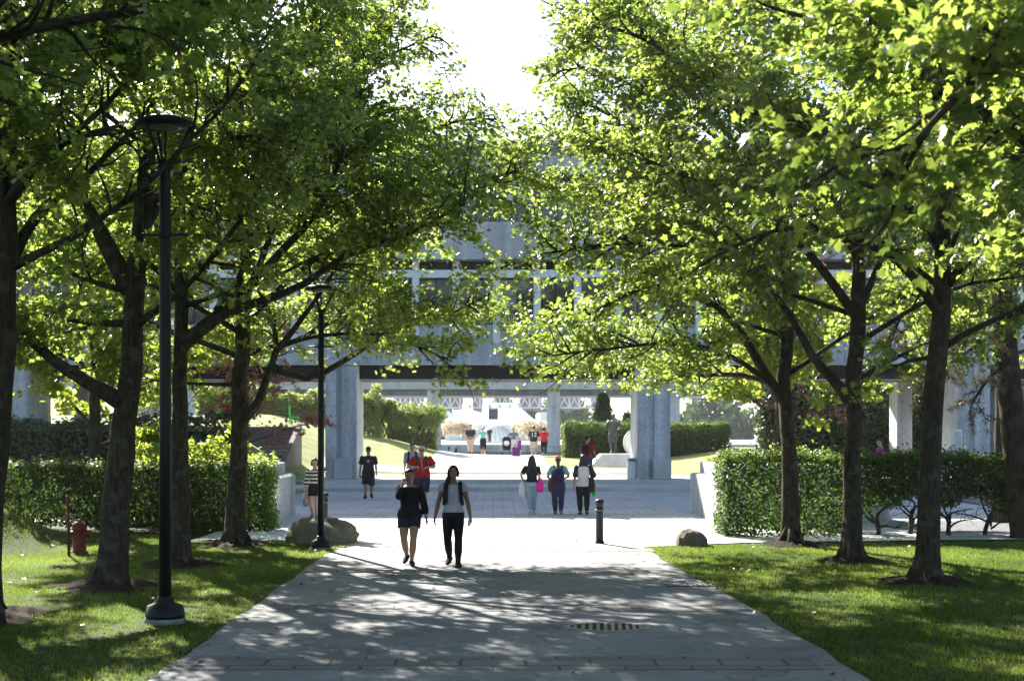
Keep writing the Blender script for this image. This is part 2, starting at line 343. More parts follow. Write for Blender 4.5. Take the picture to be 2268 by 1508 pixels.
def leaves_mesh(name, pos, nor, size, r, shape=(LEAF, LEAF_T), var=None, fwd=None):
    n = len(pos); nor = nrm(nor)
    t = nrm(r.standard_normal((n, 3))) if fwd is None else fwd
    t = nrm(t-nor*np.sum(t*nor, 1, keepdims=True)); s = np.cross(nor, t)
    sz = size*r.uniform(.65, 1.25, n)
    sh, T = shape
    bend = r.uniform(.3, 2.6, n)
    V = pos[:, None, :] + sz[:, None, None]*(s[:, None, :]*sh[None, :, 0:1]+t[:, None, :]*sh[None, :, 1:2]+nor[:, None, :]*(sh[None, :, 2:3]*bend[:, None, None]))
    TT = (np.arange(n)*len(sh))[:, None, None]+T[None]
    if var is None: var = r.random(n)
    return tri_mesh(name, V.reshape(-1, 3), TT.reshape(-1, 3), np.repeat(var, len(sh)))
def wander(r, p0, d0, length, n, jit=.18, lift=0.):
    pts = [np.array(p0, float)]; d = nrm(np.array(d0, float))
    for i in range(n):
        d = nrm(d+r.standard_normal(3)*jit+UP*lift); pts.append(pts[-1]+d*length/n)
    return pts
def resample(pts, step):
    pts = np.array(pts); out = [pts[0]]
    # Catmull-Rom through the given points
    for i in range(len(pts)-1):
        p0, p1, p2, p3 = pts[max(i-1,0)], pts[i], pts[i+1], pts[min(i+2,len(pts)-1)]
        k = max(2, int(np.linalg.norm(p2-p1)/step))
        for j in range(1, k+1):
            t = j/k
            out.append(.5*((2*p1)+(-p0+p2)*t+(2*p0-5*p1+4*p2-p3)*t*t+(-p0+3*p1-3*p2+p3)*t**3))
    return np.array(out)
SOILS = []
def gap(p, r):
    """the trees are kept clipped back from the air above the path"""
    x, y, z = p[:, 0], p[:, 1], p[:, 2]; n = len(p)
    j = .35*np.sin(y*1.7+z*2.3)+.3*np.sin(z*4.1+x)+.18*r.standard_normal(n)
    t = np.clip((z-(7.5+.16*(y-20)))/2.0, 0, 1)          # a wedge that opens upwards
    open_sky = (x > .15-1.15*t+j-.02*(y-20)) & (x < .5+.55*t+j+.02*(y-20)) & (z > 7.5+.16*(y-20)+.6*j)
    low = (np.abs(x) < 5.0) & (z < 2.95+.15*j+.012*(y-20)) & (y < 31)
    lamps = np.zeros(n, bool)
    for lx_, ly_, lz_, a_ in ((-3.84, 15.8, 5.55, .7), (-3.32, 25.8, 4.75, .55)): lamps |= (np.abs(x-lx_-.12*(ly_-y)) < a_*(.75+.3*np.sin(z*7+y*3))) & (y < ly_+1.2) & (y > ly_-9) & (np.abs(z-lz_+.085*(ly_-y)) < .75)
    return ~(open_sky | low | (lamps & (r.random(n) < .96)))
def tree(name, label, base, trunk, r0, limbs=(), auto=8, ztop=11.5, zlow=3.2, R=4.6, seed=1, leaf=.094, n_leaf=24000, zmin=None, thin=.06, lm=None, bark=None, shape=(LEAF, LEAF_T),
         bias=(0, 0), group='maple trees along the path', flare=1.38, soil=True, clip=True, cat='tree', sub=1.0, zc=None, spread=.72):
    r = np.random.default_rng(seed); base = np.array(base, float)
    root = thing(name, base, label, cat, group)
    bk = MB(); B = []            # B: (points, r_start, r_end, level)
    tr = resample([base+(0, 0, -.15)]+[np.array(p) for p in trunk], .35)
    L0 = np.linalg.norm(np.diff(tr, axis=0), axis=1).cumsum()
    rad = [r0*flare if i == 0 else r0*(1+(flare-1)*math.exp(-L0[i-1]/.32))*(1-.78*(L0[i-1]/L0[-1])**1.1) for i in range(len(tr))]
    wob = [p+np.array([r.normal(0, .012), r.normal(0, .012), 0]) for p in tr]
    i0 = len(bk.v); bk.tube(wob, rad, 20); cen = np.repeat(np.array(wob), 20, 0); vv = np.array(bk.v[i0:]); an_ = np.tile(np.arange(20)*2*math.pi/20, len(wob)); hz = vv[:, 2]
    q_ = 1+.05*np.sin(2*an_+hz*1.3+seed)+.035*np.sin(5*an_-hz*2.1)+.03*np.sin(3*an_+hz*4.7+seed)+.02*r.standard_normal(len(vv)); bk.v[i0:] = [tuple(p) for p in cen+(vv-cen)*q_[:, None]]
    for a in range(5):           # surface roots
        an = a*1.26+r.uniform(0, 1); d = np.array([math.cos(an), math.sin(an), 0])
        bk.tube([base+d*r0*.5+UP*.35, base+d*r0*1.35+UP*.08, base+d*r0*2.3-UP*.05], [r0*.42, r0*.3, r0*.1], 7)
    for pts, rr in limbs: B.append((resample(pts, .3), rr, rr*.22))
    zmid = zc if zc else zlow+.38*(ztop-zlow)
    for k in range(auto):
        f = (k+.5)/auto; z0 = zlow*.85+(ztop-zlow*.85)*f*.8
        i = int(np.argmin(abs(tr[:, 2]-z0))); p0 = tr[i]; an = k*2.4+r.uniform(-.5, .5)
        zz = z0+R*.3; cr = R*math.sqrt(max(.12, 1-((zz-zmid)/(ztop-zmid if zz > zmid else (zmid-zlow+1.5)))**2))
        d = np.array([math.cos(an)+bias[0], math.sin(an)+bias[1], .35+.75*f]); ln = cr*r.uniform(.85, 1.15)
        B.append((np.array(wander(r, p0, d, ln, 9, .13, .035)), max(.03, rad[i]*.42), .014))
    tw = []                      # twig segments that carry leaves
    for pts, ra, rb in B:
        m = len(pts); bk.tube(pts, [ra+(rb-ra)*(i/(m-1))**.7 for i in range(m)], 9)
        seg = np.linalg.norm(np.diff(pts, axis=0), axis=1); Ls = np.concatenate([[0], seg.cumsum()]); Lt = Ls[-1]
        ns = int(Lt/.22*sub)
        for q in range(ns):
            s0 = .42 if ra > .075 else .22; s = Lt*(s0+(1-s0)*(q+r.random())/ns); i = min(m-2, int(np.searchsorted(Ls, s)-1)); i = max(i, 0)
            p = pts[i]+(pts[i+1]-pts[i])*((s-Ls[i])/max(seg[i], 1e-6)); tg = nrm(pts[i+1]-pts[i])
            side = nrm(np.cross(tg, UP)+1e-4)*(1 if r.random() < .5 else -1)
            d = tg*.55+side*r.uniform(.5, 1.1)+UP*r.normal(.12, .38)
            sl = min(2.3, max(.6, (Lt*.36)*(1.1-.6*s/Lt)*r.uniform(.6, 1.3)))
            sp = wander(r, p, d, sl, 5, .2, -.01); rs = min(.024, ra*.35)
            bk.tube(sp, [rs, rs*.8, rs*.6, rs*.45, rs*.35, rs*.22], 5)
            nt_ = max(3, int(sl/.16))
            for k in range(nt_):
                u = (k+1)/nt_; j = min(4, int(u*5-1e-6)); q0 = sp[j]+(sp[j+1]-sp[j])*(u*5-j)
                t2 = nrm(sp[j+1]-sp[j]); s2 = nrm(np.cross(t2, UP)+1e-4)*(1 if k % 2 else -1)
                d2 = nrm(t2*.6+s2*.8+UP*r.normal(.02, .3)); tl = r.uniform(.25, .6); tw.append((q0, q0+d2*tl-UP*.05*tl))
    tw = np.array(tw); keep = np.ones(len(tw), bool)
    if clip: keep = gap(tw[:, 1], r)
    if zmin: keep &= tw[:, 1, 2] > zmin(tw[:, 1])
    tw = tw[keep]
    idx = r.choice(len(tw), min(len(tw), 2200), replace=False)
    for i in idx: bk.tube([tw[i, 0], (tw[i, 0]+tw[i, 1])/2+UP*.02, tw[i, 1]], [.006, .0045, .003], 3, False)
    bk.build('trunk', bark or M_bark, root, smooth=True)
    per = max(2, int(round(n_leaf/max(1, len(tw)))))
    a = np.repeat(tw[:, 0], per, 0); b_ = np.repeat(tw[:, 1], per, 0); n = len(a)
    pos = a+(b_-a)*(r.random((n, 1))**.6*1.12)+r.standard_normal((n, 3))*np.array([.09, .09, .06])
    k = gap(pos, r) if clip else np.ones(n, bool)
    X_, Y_, Z_ = pos.T; hol = np.sin(2.3*X_+.7*Z_+seed)*np.sin(2.0*Y_-.5*X_+2*seed)*np.sin(2.9*Z_+.4*Y_)+.55*np.sin(4.7*X_+1.3*Z_)*np.sin(4.1*Y_+2.2*Z_+seed)
    k &= (hol > -.16) | (r.random(n) < thin)
    if zmin: k &= pos[:, 2] > zmin(pos)
    pos = pos[k]; n = len(pos)
    out = pos-(base+UP*zmid); nor = UP*1.0+r.standard_normal((n, 3))*spread+nrm(out)*.35
    clump = .5+.5*np.sin(pos[:, 0]*1.9+seed)*np.sin(pos[:, 1]*1.7)*np.sin(pos[:, 2]*2.3)
    fw = nrm(out)*.5+r.standard_normal((n, 3))*.6-UP*.25
    me = leaves_mesh('crown', pos-base, nor, leaf, r, shape, np.clip(.65*r.random(n)+.35*clump, 0, 1), fw)
    link('crown', me, lm or M_leaf, root)
    if soil:
        SOILS.append((base[0], base[1], r0*3.6))
        sb = MB(); nn = 28; rr = [r0*4.2*(1+.22*math.sin(3*a_+seed)+.16*math.sin(5*a_+2*seed)+.1*math.sin(11*a_+seed)) for a_ in np.linspace(0, 2*math.pi, nn, endpoint=False)]
        rings = []
        for s_, hz in ((1, -.01), (.7, .035), (.4, .08), (.12, .12)):
            rings.append([(base[0]+rr[k_]*s_*math.cos(2*math.pi*k_/nn), base[1]+rr[k_]*s_*math.sin(2*math.pi*k_/nn), base[2]+hz+.015*math.sin(k_*2.7+s_*9)) for k_ in range(nn)])
        sb.loft(rings); so = sb.build('soil_patch', M_soil, smooth=True); tag(so, kind='structure')
    return root

def pp(lst, d):      # limb given as photo pixels plus a change of distance along it
    return [P(a, b_, d+c) for a, b_, c in lst]
d = 16.1
tree('maple_tree', 'dark thick maple trunk cut by the left photo edge', G(-45, 1368), [P(-30, 1100, d), P(-5, 850, d), P(12, 600, d), P(18, 300, d), P(20, 0, d), P(20, -300, d)], .22,
     [(pp([(5, 620, 0), (80, 480, .4), (200, 380, .8), (330, 250, 1.2)], d), .10), (pp([(18, 300, 0), (150, 120, -.5), (330, 20, -1)], d), .10), (pp([(15, 450, 0), (120, 330, -1.2), (260, 280, -2.4)], d), .09)],
     auto=14, ztop=12, zlow=4.6, R=4.2, seed=11, n_leaf=44000, bias=(.25, 0), zmin=lambda p: np.where(p[:, 0] > -.30*p[:, 1], EYE+.262*np.minimum(p[:, 1], 15.5), 3.5))
d = 19.4
tree('maple_tree', 'leaning mottled maple trunk just left of the nearer lamp post', G(240, 1300), [P(258, 1120, d), P(275, 950, d), P(290, 800, d), P(298, 650, d), P(320, 450, d), P(330, 200, d), P(335, -60, d), P(340, -250, d)], .205,
     [(pp([(272, 892, 0), (200, 850, -.2), (120, 800, -.3), (50, 742, -.4), (-40, 690, -.5)], d), .15),
      (pp([(290, 640, 0), (250, 570, .1), (210, 490, .3), (150, 380, .5), (90, 230, .8)], d), .17),
      (pp([(290, 715, 0), (200, 715, .3), (110, 700, .6), (40, 690, .9)], d), .07),
      (pp([(310, 520, 0), (400, 380, .6), (520, 250, 1.2), (600, 130, 1.6)], d), .10),
      (pp([(318, 420, 0), (420, 330, -1.0), (560, 300, -2.2)], d), .08)],
     auto=10, ztop=12, zlow=3.8, R=4.4, seed=12, n_leaf=42000)
d = 22.8
tree('maple_tree', 'maple with fanned limbs whose trunk stands right behind nearer lamp post', G(396, 1252), [P(397, 1100, d), P(398, 900, d), P(398, 740, d), P(402, 560, d), P(395, 380, d), P(400, 150, d), P(405, -60, d)], .165,
     [(pp([(400, 760, 0), (480, 700, .1), (560, 625, .2), (620, 560, .3), (700, 470, .5), (760, 330, .7), (800, 200, .9)], d), .12),
      (pp([(402, 770, 0), (500, 695, -.1), (600, 660, -.1), (680, 625, -.1), (760, 570, 0), (900, 520, .1), (1030, 450, .2)], d), .11),
      (pp([(560, 625, .2), (600, 520, .3), (640, 400, .4), (690, 270, .4)], d), .07),
      (pp([(480, 690, 0), (540, 590, .2), (520, 480, .5), (470, 360, .8)], d), .08),
      (pp([(398, 560, 0), (440, 440, .6), (540, 330, 1.2), (700, 250, 1.8), (900, 300, 2.4)], d), .08),
      (pp([(398, 650, 0), (300, 560, .6), (180, 520, 1.2)], d), .07)],
     auto=9, ztop=13, zlow=4.6, R=4.8, seed=13, n_leaf=46000, bias=(.3, .1), shape=(LOBE, LOBE_T))
d = 27.0
tree('maple_tree', 'forked maple in front of the left hedge with low limb over path', G(522, 1207), [P(524, 1100, d), P(528, 960, d), P(533, 830, d), P(540, 700, d), P(545, 520, d), P(560, 300, d), P(570, 80, d)], .20,
     [(pp([(535, 930, 0), (572, 890, -.1), (592, 830, -.2), (612, 770, -.2), (600, 700, 0), (570, 640, .2)], d), .13),
      (pp([(600, 810, -.2), (680, 838, -.3), (760, 800, -.4), (850, 745, -.5), (930, 715, -.5), (1010, 690, -.6), (1085, 650, -.7)], d), .085),
      (pp([(612, 780, -.2), (680, 690, .3), (740, 600, .8), (800, 480, 1.2)], d), .08),
      (pp([(533, 850, 0), (440, 850, .3), (330, 840, .5)], d), .06), ([P(536, 790, d), (-6.6, 28, 4.3), (-8.0, 29.2, 4.8), (-9.2, 30.2, 4.9)], .08), ([P(538, 740, d), (-6.2, 26.2, 4.9), (-7.6, 26.0, 5.4), (-8.8, 26.2, 5.6)], .07),
      (pp([(540, 720, 0), (640, 620, .6), (780, 520, 1.2), (930, 430, 1.6)], d), .09),
      (pp([(545, 560, 0), (680, 430, .3), (850, 330, .5), (1010, 270, .3), (1110, 265, 0)], d), .09),
      (pp([(612, 770, -.2), (700, 745, -1), (820, 740, -1.6), (930, 770, -2), (1000, 800, -2.2)], d), .06),
      (pp([(555, 330, 0), (700, 220, -.6), (850, 130, -1.0), (960, 80, -1.4)], d), .07),
      (pp([(545, 520, 0), (700, 480, -1), (880, 430, -1.6), (1060, 400, -2), (1150, 380, -2.2)], d), .08)],
     auto=11, ztop=13.5, zlow=3.8, R=5.4, seed=14, n_leaf=68000, bias=(.3, .3), shape=(LOBE, LOBE_T))
tree('maple_tree', 'near maple out of frame whose dark leaves fill the upper left corner', (-5.9, 9.6, 0), [(-5.85, 9.6, 2), (-5.8, 9.7, 4.5), (-5.7, 9.8, 7), (-5.7, 9.8, 9)], .25,
     [([(-5.8, 9.7, 3.8), (-4.6, 10.2, 4.9), (-3.4, 10.6, 5.4), (-2.3, 11, 5.7)], .10), ([(-5.8, 9.7, 4.4), (-4.8, 8.9, 5.2), (-3.6, 8.6, 5.4)], .08)],
     auto=9, ztop=10, zlow=4.6, R=3.8, seed=15, n_leaf=24000, leaf=.11, zmin=lambda p: np.where(p[:, 0] > -.30*p[:, 1], EYE+.262*np.minimum(p[:, 1], 15.5), 3.5))
d = 27.0
tree('maple_tree', 'maple by the right hedge end with bright limbs over path', G(1755, 1207), [P(1750, 1080, d), P(1745, 950, d), P(1735, 870, d), P(1745, 700, d), P(1735, 500, d), P(1730, 250, d), P(1730, 30, d)], .175,
     [(pp([(1738, 890, 0), (1690, 820, -.1), (1650, 750, -.2), (1600, 690, -.3), (1520, 640, -.3), (1420, 640, -.4), (1300, 700, -.5)], d), .12),
      (pp([(1720, 860, 0), (1620, 790, -.7), (1500, 760, -1.4), (1370, 770, -2), (1200, 790, -2.2)], d), .07),
      (pp([(1738, 860, 0), (1640, 830, .7), (1520, 830, 1.2), (1400, 800, 1.6), (1280, 780, 1.9), (1160, 740, 2.1)], d), .07),
      (pp([(1740, 750, 0), (1640, 600, .5), (1500, 480, .8), (1330, 420, 1.0), (1180, 420, 1.2)], d), .11),
      (pp([(1738, 600, 0), (1600, 420, 0), (1430, 300, -.2), (1280, 220, -.4)], d), .10),
      (pp([(1735, 480, 0), (1600, 280, .4), (1450, 130, .6), (1330, 40, .8), (1240, 20, .9)], d), .09),
      (pp([(1735, 450, 0), (1580, 300, -.6), (1420, 200, -1), (1290, 150, -1.3), (1215, 170, -1.4)], d), .08),
      (pp([(1733, 400, 0), (1560, 190, 1), (1400, 90, 1.5), (1280, 100, 1.8)], d), .08),
      (pp([(1738, 560, 0), (1560, 400, .5), (1380, 330, .9), (1220, 300, 1.1), (1140, 330, 1.2)], d), .08),
      (pp([(1738, 680, 0), (1560, 560, -1.2), (1380, 540, -2.2), (1220, 560, -2.8)], d), .08)],
     auto=11, ztop=13.5, zlow=3.6, R=5.4, seed=21, n_leaf=80000, bias=(-.3, .25), shape=(LOBE, LOBE_T))
d = 23.6
tree('maple_tree', 'straight dark maple trunk in middle of the right-hand lawn trio', G(1887, 1242), [P(1886, 1100, d), P(1888, 960, d), P(1890, 870, d), P(1900, 700, d), P(1898, 500, d), P(1895, 250, d), P(1890, 0, d), P(1890, -150, d)], .17,
     [(pp([(1885, 890, 0), (1845, 840, 0), (1800, 790, .1), (1750, 700, .2), (1690, 620, .3), (1600, 520, .4)], d), .12),
      (pp([(1900, 850, 0), (1940, 815, .1), (1990, 790, .2), (2040, 765, .3), (2120, 740, .3)], d), .065),
      (pp([(1895, 700, 0), (1790, 560, -.5), (1660, 450, -1), (1500, 380, -1.5), (1360, 330, -1.7)], d), .10),
      (pp([(1898, 560, 0), (1760, 380, -.3), (1600, 220, -.6), (1450, 100, -1), (1330, 60, -1.3), (1270, 90, -1.4)], d), .09),
      (pp([(1892, 720, 0), (1960, 560, .3), (2060, 420, .5)], d), .09)],
     auto=10, ztop=12.5, zlow=3.9, R=4.8, seed=22, n_leaf=54000, bias=(-.2, 0), shape=(LOBE, LOBE_T))
d = 20.3
tree('maple_tree', 'nearest and rightmost of the right-hand lawn trio of maples', G(2053, 1287), [P(2055, 1150, d), P(2060, 1000, d), P(2072, 850, d), P(2085, 700, d), P(2090, 500, d), P(2090, 200, d), P(2090, -50, d), P(2090, -250, d)], .18,
     [(pp([(2075, 790, 0), (2010, 800, .1), (1950, 830, .2)], d), .05),
      (pp([(2085, 700, 0), (1990, 580, -.6), (1860, 520, -1.2), (1720, 510, -1.6), (1580, 570, -1.8)], d), .09),
      (pp([(2090, 560, 0), (1960, 400, -.5), (1800, 280, -1), (1640, 250, -1.4)], d), .09),
      (pp([(2090, 640, 0), (2180, 540, -.4), (2290, 470, -.8)], d), .09)],
     auto=11, ztop=11, zlow=4.0, R=4.4, seed=23, n_leaf=38000, bias=(-.1, 0))
tree('maple_tree', 'maple just outside the right photo edge with dark hanging boughs', (7.6, 15.6, 0), [(7.55, 15.6, 2), (7.5, 15.6, 4), (7.4, 15.6, 7), (7.4, 15.6, 10)], .25,
     [([(7.5, 15.6, 4), (6.4, 15, 5), (5.2, 14.4, 5.6), (4.0, 14, 6.0)], .1), ([(7.45, 15.6, 4.8), (6.3, 16, 6), (5, 16, 7), (3.6, 16, 7.6)], .1), ([(7.5, 15.6, 3.7), (6.7, 14.2, 4.3), (5.9, 13, 4.3), (5.3, 12.2, 4.0)], .08)],
     auto=10, ztop=11, zlow=4.0, R=4.2, seed=24, n_leaf=58000, leaf=.10, bias=(-.1, 0))
tree('maple_tree', 'nearest right maple out of frame with large blurred leaves in view', (6.0, 9.0, 0), [(5.95, 9, 2), (5.9, 9, 4), (5.8, 9, 7), (5.8, 9, 9.5)], .24,
     [([(5.9, 9, 3.9), (4.8, 8.8, 4.6), (3.7, 8.6, 4.7), (2.9, 8.5, 4.3), (2.4, 8.4, 3.7)], .08), ([(5.9, 9, 4.4), (4.6, 9.2, 5.1), (3.4, 9.6, 5.4), (2.3, 10, 5.2)], .08), ([(5.9, 9, 3.4), (4.9, 8.6, 3.9), (4.2, 8.3, 4.1), (3.4, 8.0, 3.9)], .06)],
     auto=7, ztop=9.5, zlow=4.6, R=3.4, seed=25, n_leaf=20000, leaf=.098)
for k_, (tx_, ty_, sd_) in enumerate(((-5.9, 3.2, 41), (6.0, 2.8, 42), (-5.9, -3.4, 43), (6.1, -3.8, 44))):
    tree('maple_tree', ['left avenue maple standing beside the photographer', 'right avenue maple standing beside the photographer', 'left avenue maple standing behind the photographer', 'right avenue maple standing behind the photographer'][k_],
         (tx_, ty_, 0), [(tx_, ty_, 2), (tx_*.99, ty_, 5), (tx_*.98, ty_, 9)], .22, auto=14, ztop=11.5, zlow=4.8, R=5.4, seed=sd_, n_leaf=20000, leaf=.15, shape=(LOBE, LOBE_T), bias=(-.25*np.sign(tx_), 0), zmin=lambda p: np.maximum(5.0, EYE+.36*p[:, 1]), thin=.8, soil=False)
# trees behind the hedges
BG = 'garden trees behind the hedges'
tree('maple_tree', 'shaded maple behind the left hedge nearest to photo edge', (-18, 29, 0), [(-17.9, 29, 3), (-17.8, 29, 6), (-17.8, 29, 10)], .22, [], auto=13, ztop=11, zlow=2.2, R=4.8, seed=31, n_leaf=26000, soil=False, group=BG, lm=M_leaf, shape=(LOBE, LOBE_T), leaf=.13)
tree('maple_tree', 'second-row maple left of the lawn, only boughs in view', (-10.6, 22.2, 0), [(-10.6, 22.2, 3), (-10.5, 22.2, 6), (-10.5, 22.2, 10)], .2, [], auto=14, ztop=11.5, zlow=3.8, R=4.0, seed=37, n_leaf=34000, soil=False, group=BG)
tree('maple_tree', 'second-row maple left of nearer lamp post, out of frame', (-12.0, 16.5, 0), [(-12.0, 16.5, 3), (-12, 16.5, 6), (-11.9, 16.5, 10)], .2, [], auto=14, ztop=11, zlow=3.6, R=4.6, seed=38, n_leaf=30000, soil=False, group=BG)
tree('maple_tree', 'pale green maple between the left hedge and concrete building', (-9.7, 33.0, 0), [(-9.7, 33, 3), (-9.6, 33, 6), (-9.6, 33, 9)], .18, [], auto=13, ztop=10, zlow=1.9, R=3.9, seed=32, n_leaf=36000, soil=False, group=BG, lm=M_leaf_b, shape=(LOBE, LOBE_T), leaf=.13)
tree('maple_tree', 'bright young maple with low boughs behind right planter wall', (7.3, 34.6, 1.4), [(7.3, 34.6, 2.6), (7.3, 34.7, 4), (7.4, 34.8, 6.2)], .13, [], auto=13, ztop=7.0, zlow=2.6, R=2.7, seed=33, n_leaf=20000, soil=False, group=BG, lm=M_leaf_b, shape=(LOBE, LOBE_T), leaf=.13)
tree('maple_tree', 'leafy maple behind the middle of the right hedge', (12.6, 33.6, 0), [(12.6, 33.6, 3), (12.6, 33.6, 6), (12.7, 33.6, 9)], .2, [], auto=12, ztop=10, zlow=4.4, R=4.0, seed=34, n_leaf=20000, soil=False, group=BG, lm=M_leaf, shape=(LOBE, LOBE_T), leaf=.13)
tree('red_maple_tree', 'red-leaved maple standing left of the left bridge column', (-8.6, 47, height(-8.6, 47)), [(-8.6, 47, 2.2), (-8.5, 47, 3.6), (-8.5, 47, 5)], .09, [], auto=12, ztop=6.2, zlow=2.0, R=2.6, seed=35, n_leaf=5500, soil=False, group='red-leaved maples', lm=M_leaf_red, shape=(LOBE, LOBE_T), leaf=.13)
tree('red_maple_tree', 'red-leaved maple half hidden behind the right-hand maples', (10.2, 46, 0), [(10.2, 46, 2.2), (10.2, 46, 4.5), (10.2, 46, 6.5)], .09, [], auto=12, ztop=7.6, zlow=3.0, R=2.3, seed=36, n_leaf=2000, soil=False, group='red-leaved maples', lm=M_leaf_red, shape=(LOBE, LOBE_T), leaf=.13)

def fallen():
    r = np.random.default_rng(99); n = 420; x = r.uniform(-9, 9, n); y = r.uniform(11.5, 28, n); k = (np.abs(x) > 2.4) | (r.random(n) < .25); x, y = x[k], y[k]; n = len(x)
    pos = np.stack([x, y, height(x, y)+np.where(np.abs(x) > 3.2, .05, .022)], 1); nor = np.tile(UP, (n, 1))+r.standard_normal((n, 3))*.3
    o = link('fallen_leaves', leaves_mesh('fallen_leaves', pos, nor, .07, r, (LOBE, LOBE_T)), M_litter); tag(o, 'scattered dry brown leaves lying on the lawn and path', 'leaves', kind='stuff')
fallen()
def pine():
    r = np.random.default_rng(51); base = G(2272, 1192); d = base[1]
    root = thing('pine_tree', base, 'pine with furrowed leaning trunk at the right photo edge', 'tree')
    tr = resample([base-UP*.2, P(2258, 1080, d), P(2240, 900, d), P(2222, 700, d), P(2205, 450, d), P(2200, 150, d), P(2195, -150, d)], .4)
    bk = MB(); m = len(tr); bk.tube(tr, [.29*(1-.6*i/m)*(1.5 if i == 0 else 1) for i in range(m)], 14)
    pos, fw = [], []
    limbs = [pp([(2222, 720, 0), (2170, 760, -.6), (2110, 800, -1.2), (2040, 850, -1.6)], d), pp([(2215, 620, 0), (2130, 660, -.3), (2050, 700, -.6), (1980, 750, -1)], d),
             pp([(2228, 800, 0), (2180, 850, -.4), (2150, 900, -.8)], d), pp([(2215, 600, 0), (2130, 620, -1), (2020, 660, -2), (1960, 800, -2.2)], d), pp([(2205, 500, 0), (2100, 480, -.4), (1990, 500, -.8)], d), pp([(2205, 450, 0), (2280, 420, -.4), (2380, 430, -.8)], d), pp([(2200, 250, 0), (2080, 200, .5), (1980, 210, 1)], d)]
    for lb in limbs:
        q = resample(lb, .25); n = len(q); bk.tube(q, [.055*(1-.8*i/n) for i in range(n)], 7)
        for i in range(2, n):
            for k in range(3):
                s = wander(r, q[i], nrm(q[min(i+1, n-1)]-q[i-1])*.6+r.standard_normal(3)*.6-UP*.15, r.uniform(.3, .8), 3, .2, -.05); bk.tube(s, [.012, .01, .008, .006], 4)
                for p in s[1:]:
                    c = 26; dd = nrm(nrm(s[-1]-s[0])*.9+r.standard_normal((c, 3))*.7); pos.append(np.repeat(p[None], c, 0)+r.standard_normal((c, 3))*.03); fw.append(dd)
    bk.build('trunk', M_bark_pine, root, smooth=True)
    pos = np.concatenate(pos); fw = np.concatenate(fw); n = len(pos)
    NE = (np.array([(-.045, 0, 0), (.045, 0, 0), (0, 1, 0)]), np.array([(0, 1, 2)]))
    link('crown', leaves_mesh('crown', pos-base, np.cross(fw, r.standard_normal((n, 3))), .15, r, NE, None, fw), M_needle, root)
    SOILS.append((base[0], base[1], .9))
pine()
SOILS += [(-5.0+.6, 26, .0), (G(366, 1376)[0], G(366, 1376)[1], .38)]
grass('grass', (-12, 12, 10.0, 29.8), 620000, .036, .010, 3)

# ------------------------------------------------------------------ hedges and shrubs
def hedge(name, label, x0, x1, y0, y1, z0f, z1, n, size, seed, lm, cat='hedge', stems=(), zb=0.0, topn=.25, inset=.16, ends=.35, core=True, wave=.05):
    r = np.random.default_rng(seed); c = np.array([(x0+x1)/2, (y0+y1)/2, zb]); root = thing(name, c, label, cat)
    W, D = x1-x0, y1-y0; pos, nor = [], []
    nt_ = int(n*topn); u = r.random((nt_, 3)); zt = z1+.07*np.sin(u[:, 0]*W*2.3+seed)*np.sin(u[:, 1]*5)+wave*(np.sin(u[:, 0]*W*5.1)+.7*np.sin(u[:, 0]*W*1.7+seed)+.8*np.sin(u[:, 0]*W*.63))
    rag = r.exponential(.05, nt_)
    pos.append(np.stack([x0+u[:, 0]*W, y0+u[:, 1]*D, zt+rag-.08*r.random(nt_)], 1)); nor.append(np.tile(UP, (nt_, 1))+r.standard_normal((nt_, 3))*.45)
    ns = n-nt_; x = x0+W*r.random(ns); lowz = np.array([z0f(v) for v in x]); z = lowz+(z1-lowz)*r.random(ns)
    f = r.random(ns); y = np.where(f < .5, y0+r.exponential(inset, ns), np.where(f < .72, y1-r.exponential(inset, ns), y0+D*r.random(ns)))
    y = np.clip(y+.05*np.sin(x*3+z*4), y0-.12, y1+.12)
    pos.append(np.stack([x, y, z], 1)); nor.append(np.stack([np.zeros(ns), np.where(f < .5, -1, np.where(f < .72, 1, 0)), np.full(ns, .5)], 1)+r.standard_normal((ns, 3))*.55)
    for xe, sg in ((x0, -1), (x1, 1)):
        ne = int(n*.5*D/W*ends*2+60); z = z0f(xe)+(z1-z0f(xe))*r.random(ne)
        pos.append(np.stack([xe-sg*r.exponential(.07, ne)+.05*sg*np.sin(z*6), y0+D*r.random(ne), z], 1)); nor.append(np.tile([sg, 0, .5], (ne, 1))+r.standard_normal((ne, 3))*.5)
    pos = np.concatenate(pos)
    pos[:, 0] += .04*r.standard_normal(len(pos)); nor = np.concatenate(nor)
    link('foliage', leaves_mesh('foliage', pos-c, nor, size, r, (OVAL, OVAL_T)), lm, root)
    if core: MB().bevbox(x0+.3, x1-.3, y0+.35, y1-.3, z0f(x0)+.02, z1-.3, .1).build('twig_core', M_twig, root)
    for (sx, sy) in stems:
        mb = MB(); hz = z0f(sx)+.25; b0 = np.array([sx, sy, zb-.05])
        mb.tube(wander(r, b0, (r.normal(0, .15), r.normal(0, .15), 1), hz*.55, 3, .12), [.055, .05, .045, .04], 7)
        fork = np.array(mb.v[-7:]).mean(0)
        for k in range(6):
            an = k*1.05+r.uniform(0, .6); q = wander(r, fork-UP*.1*k*hz/1.5, (math.cos(an)*.9, math.sin(an)*.6, .75), hz*r.uniform(.5, .9), 5, .22); mb.tube(q, [.028, .024, .02, .016, .012, .008], 5)
            for j in (2, 3, 4):
                mb.tube(wander(r, q[j], r.standard_normal(3)*.6+UP*.6, .4, 3, .3), [.009, .008, .006, .004], 4)
        mb.build('stem', M_bark, root, smooth=True)
    return root
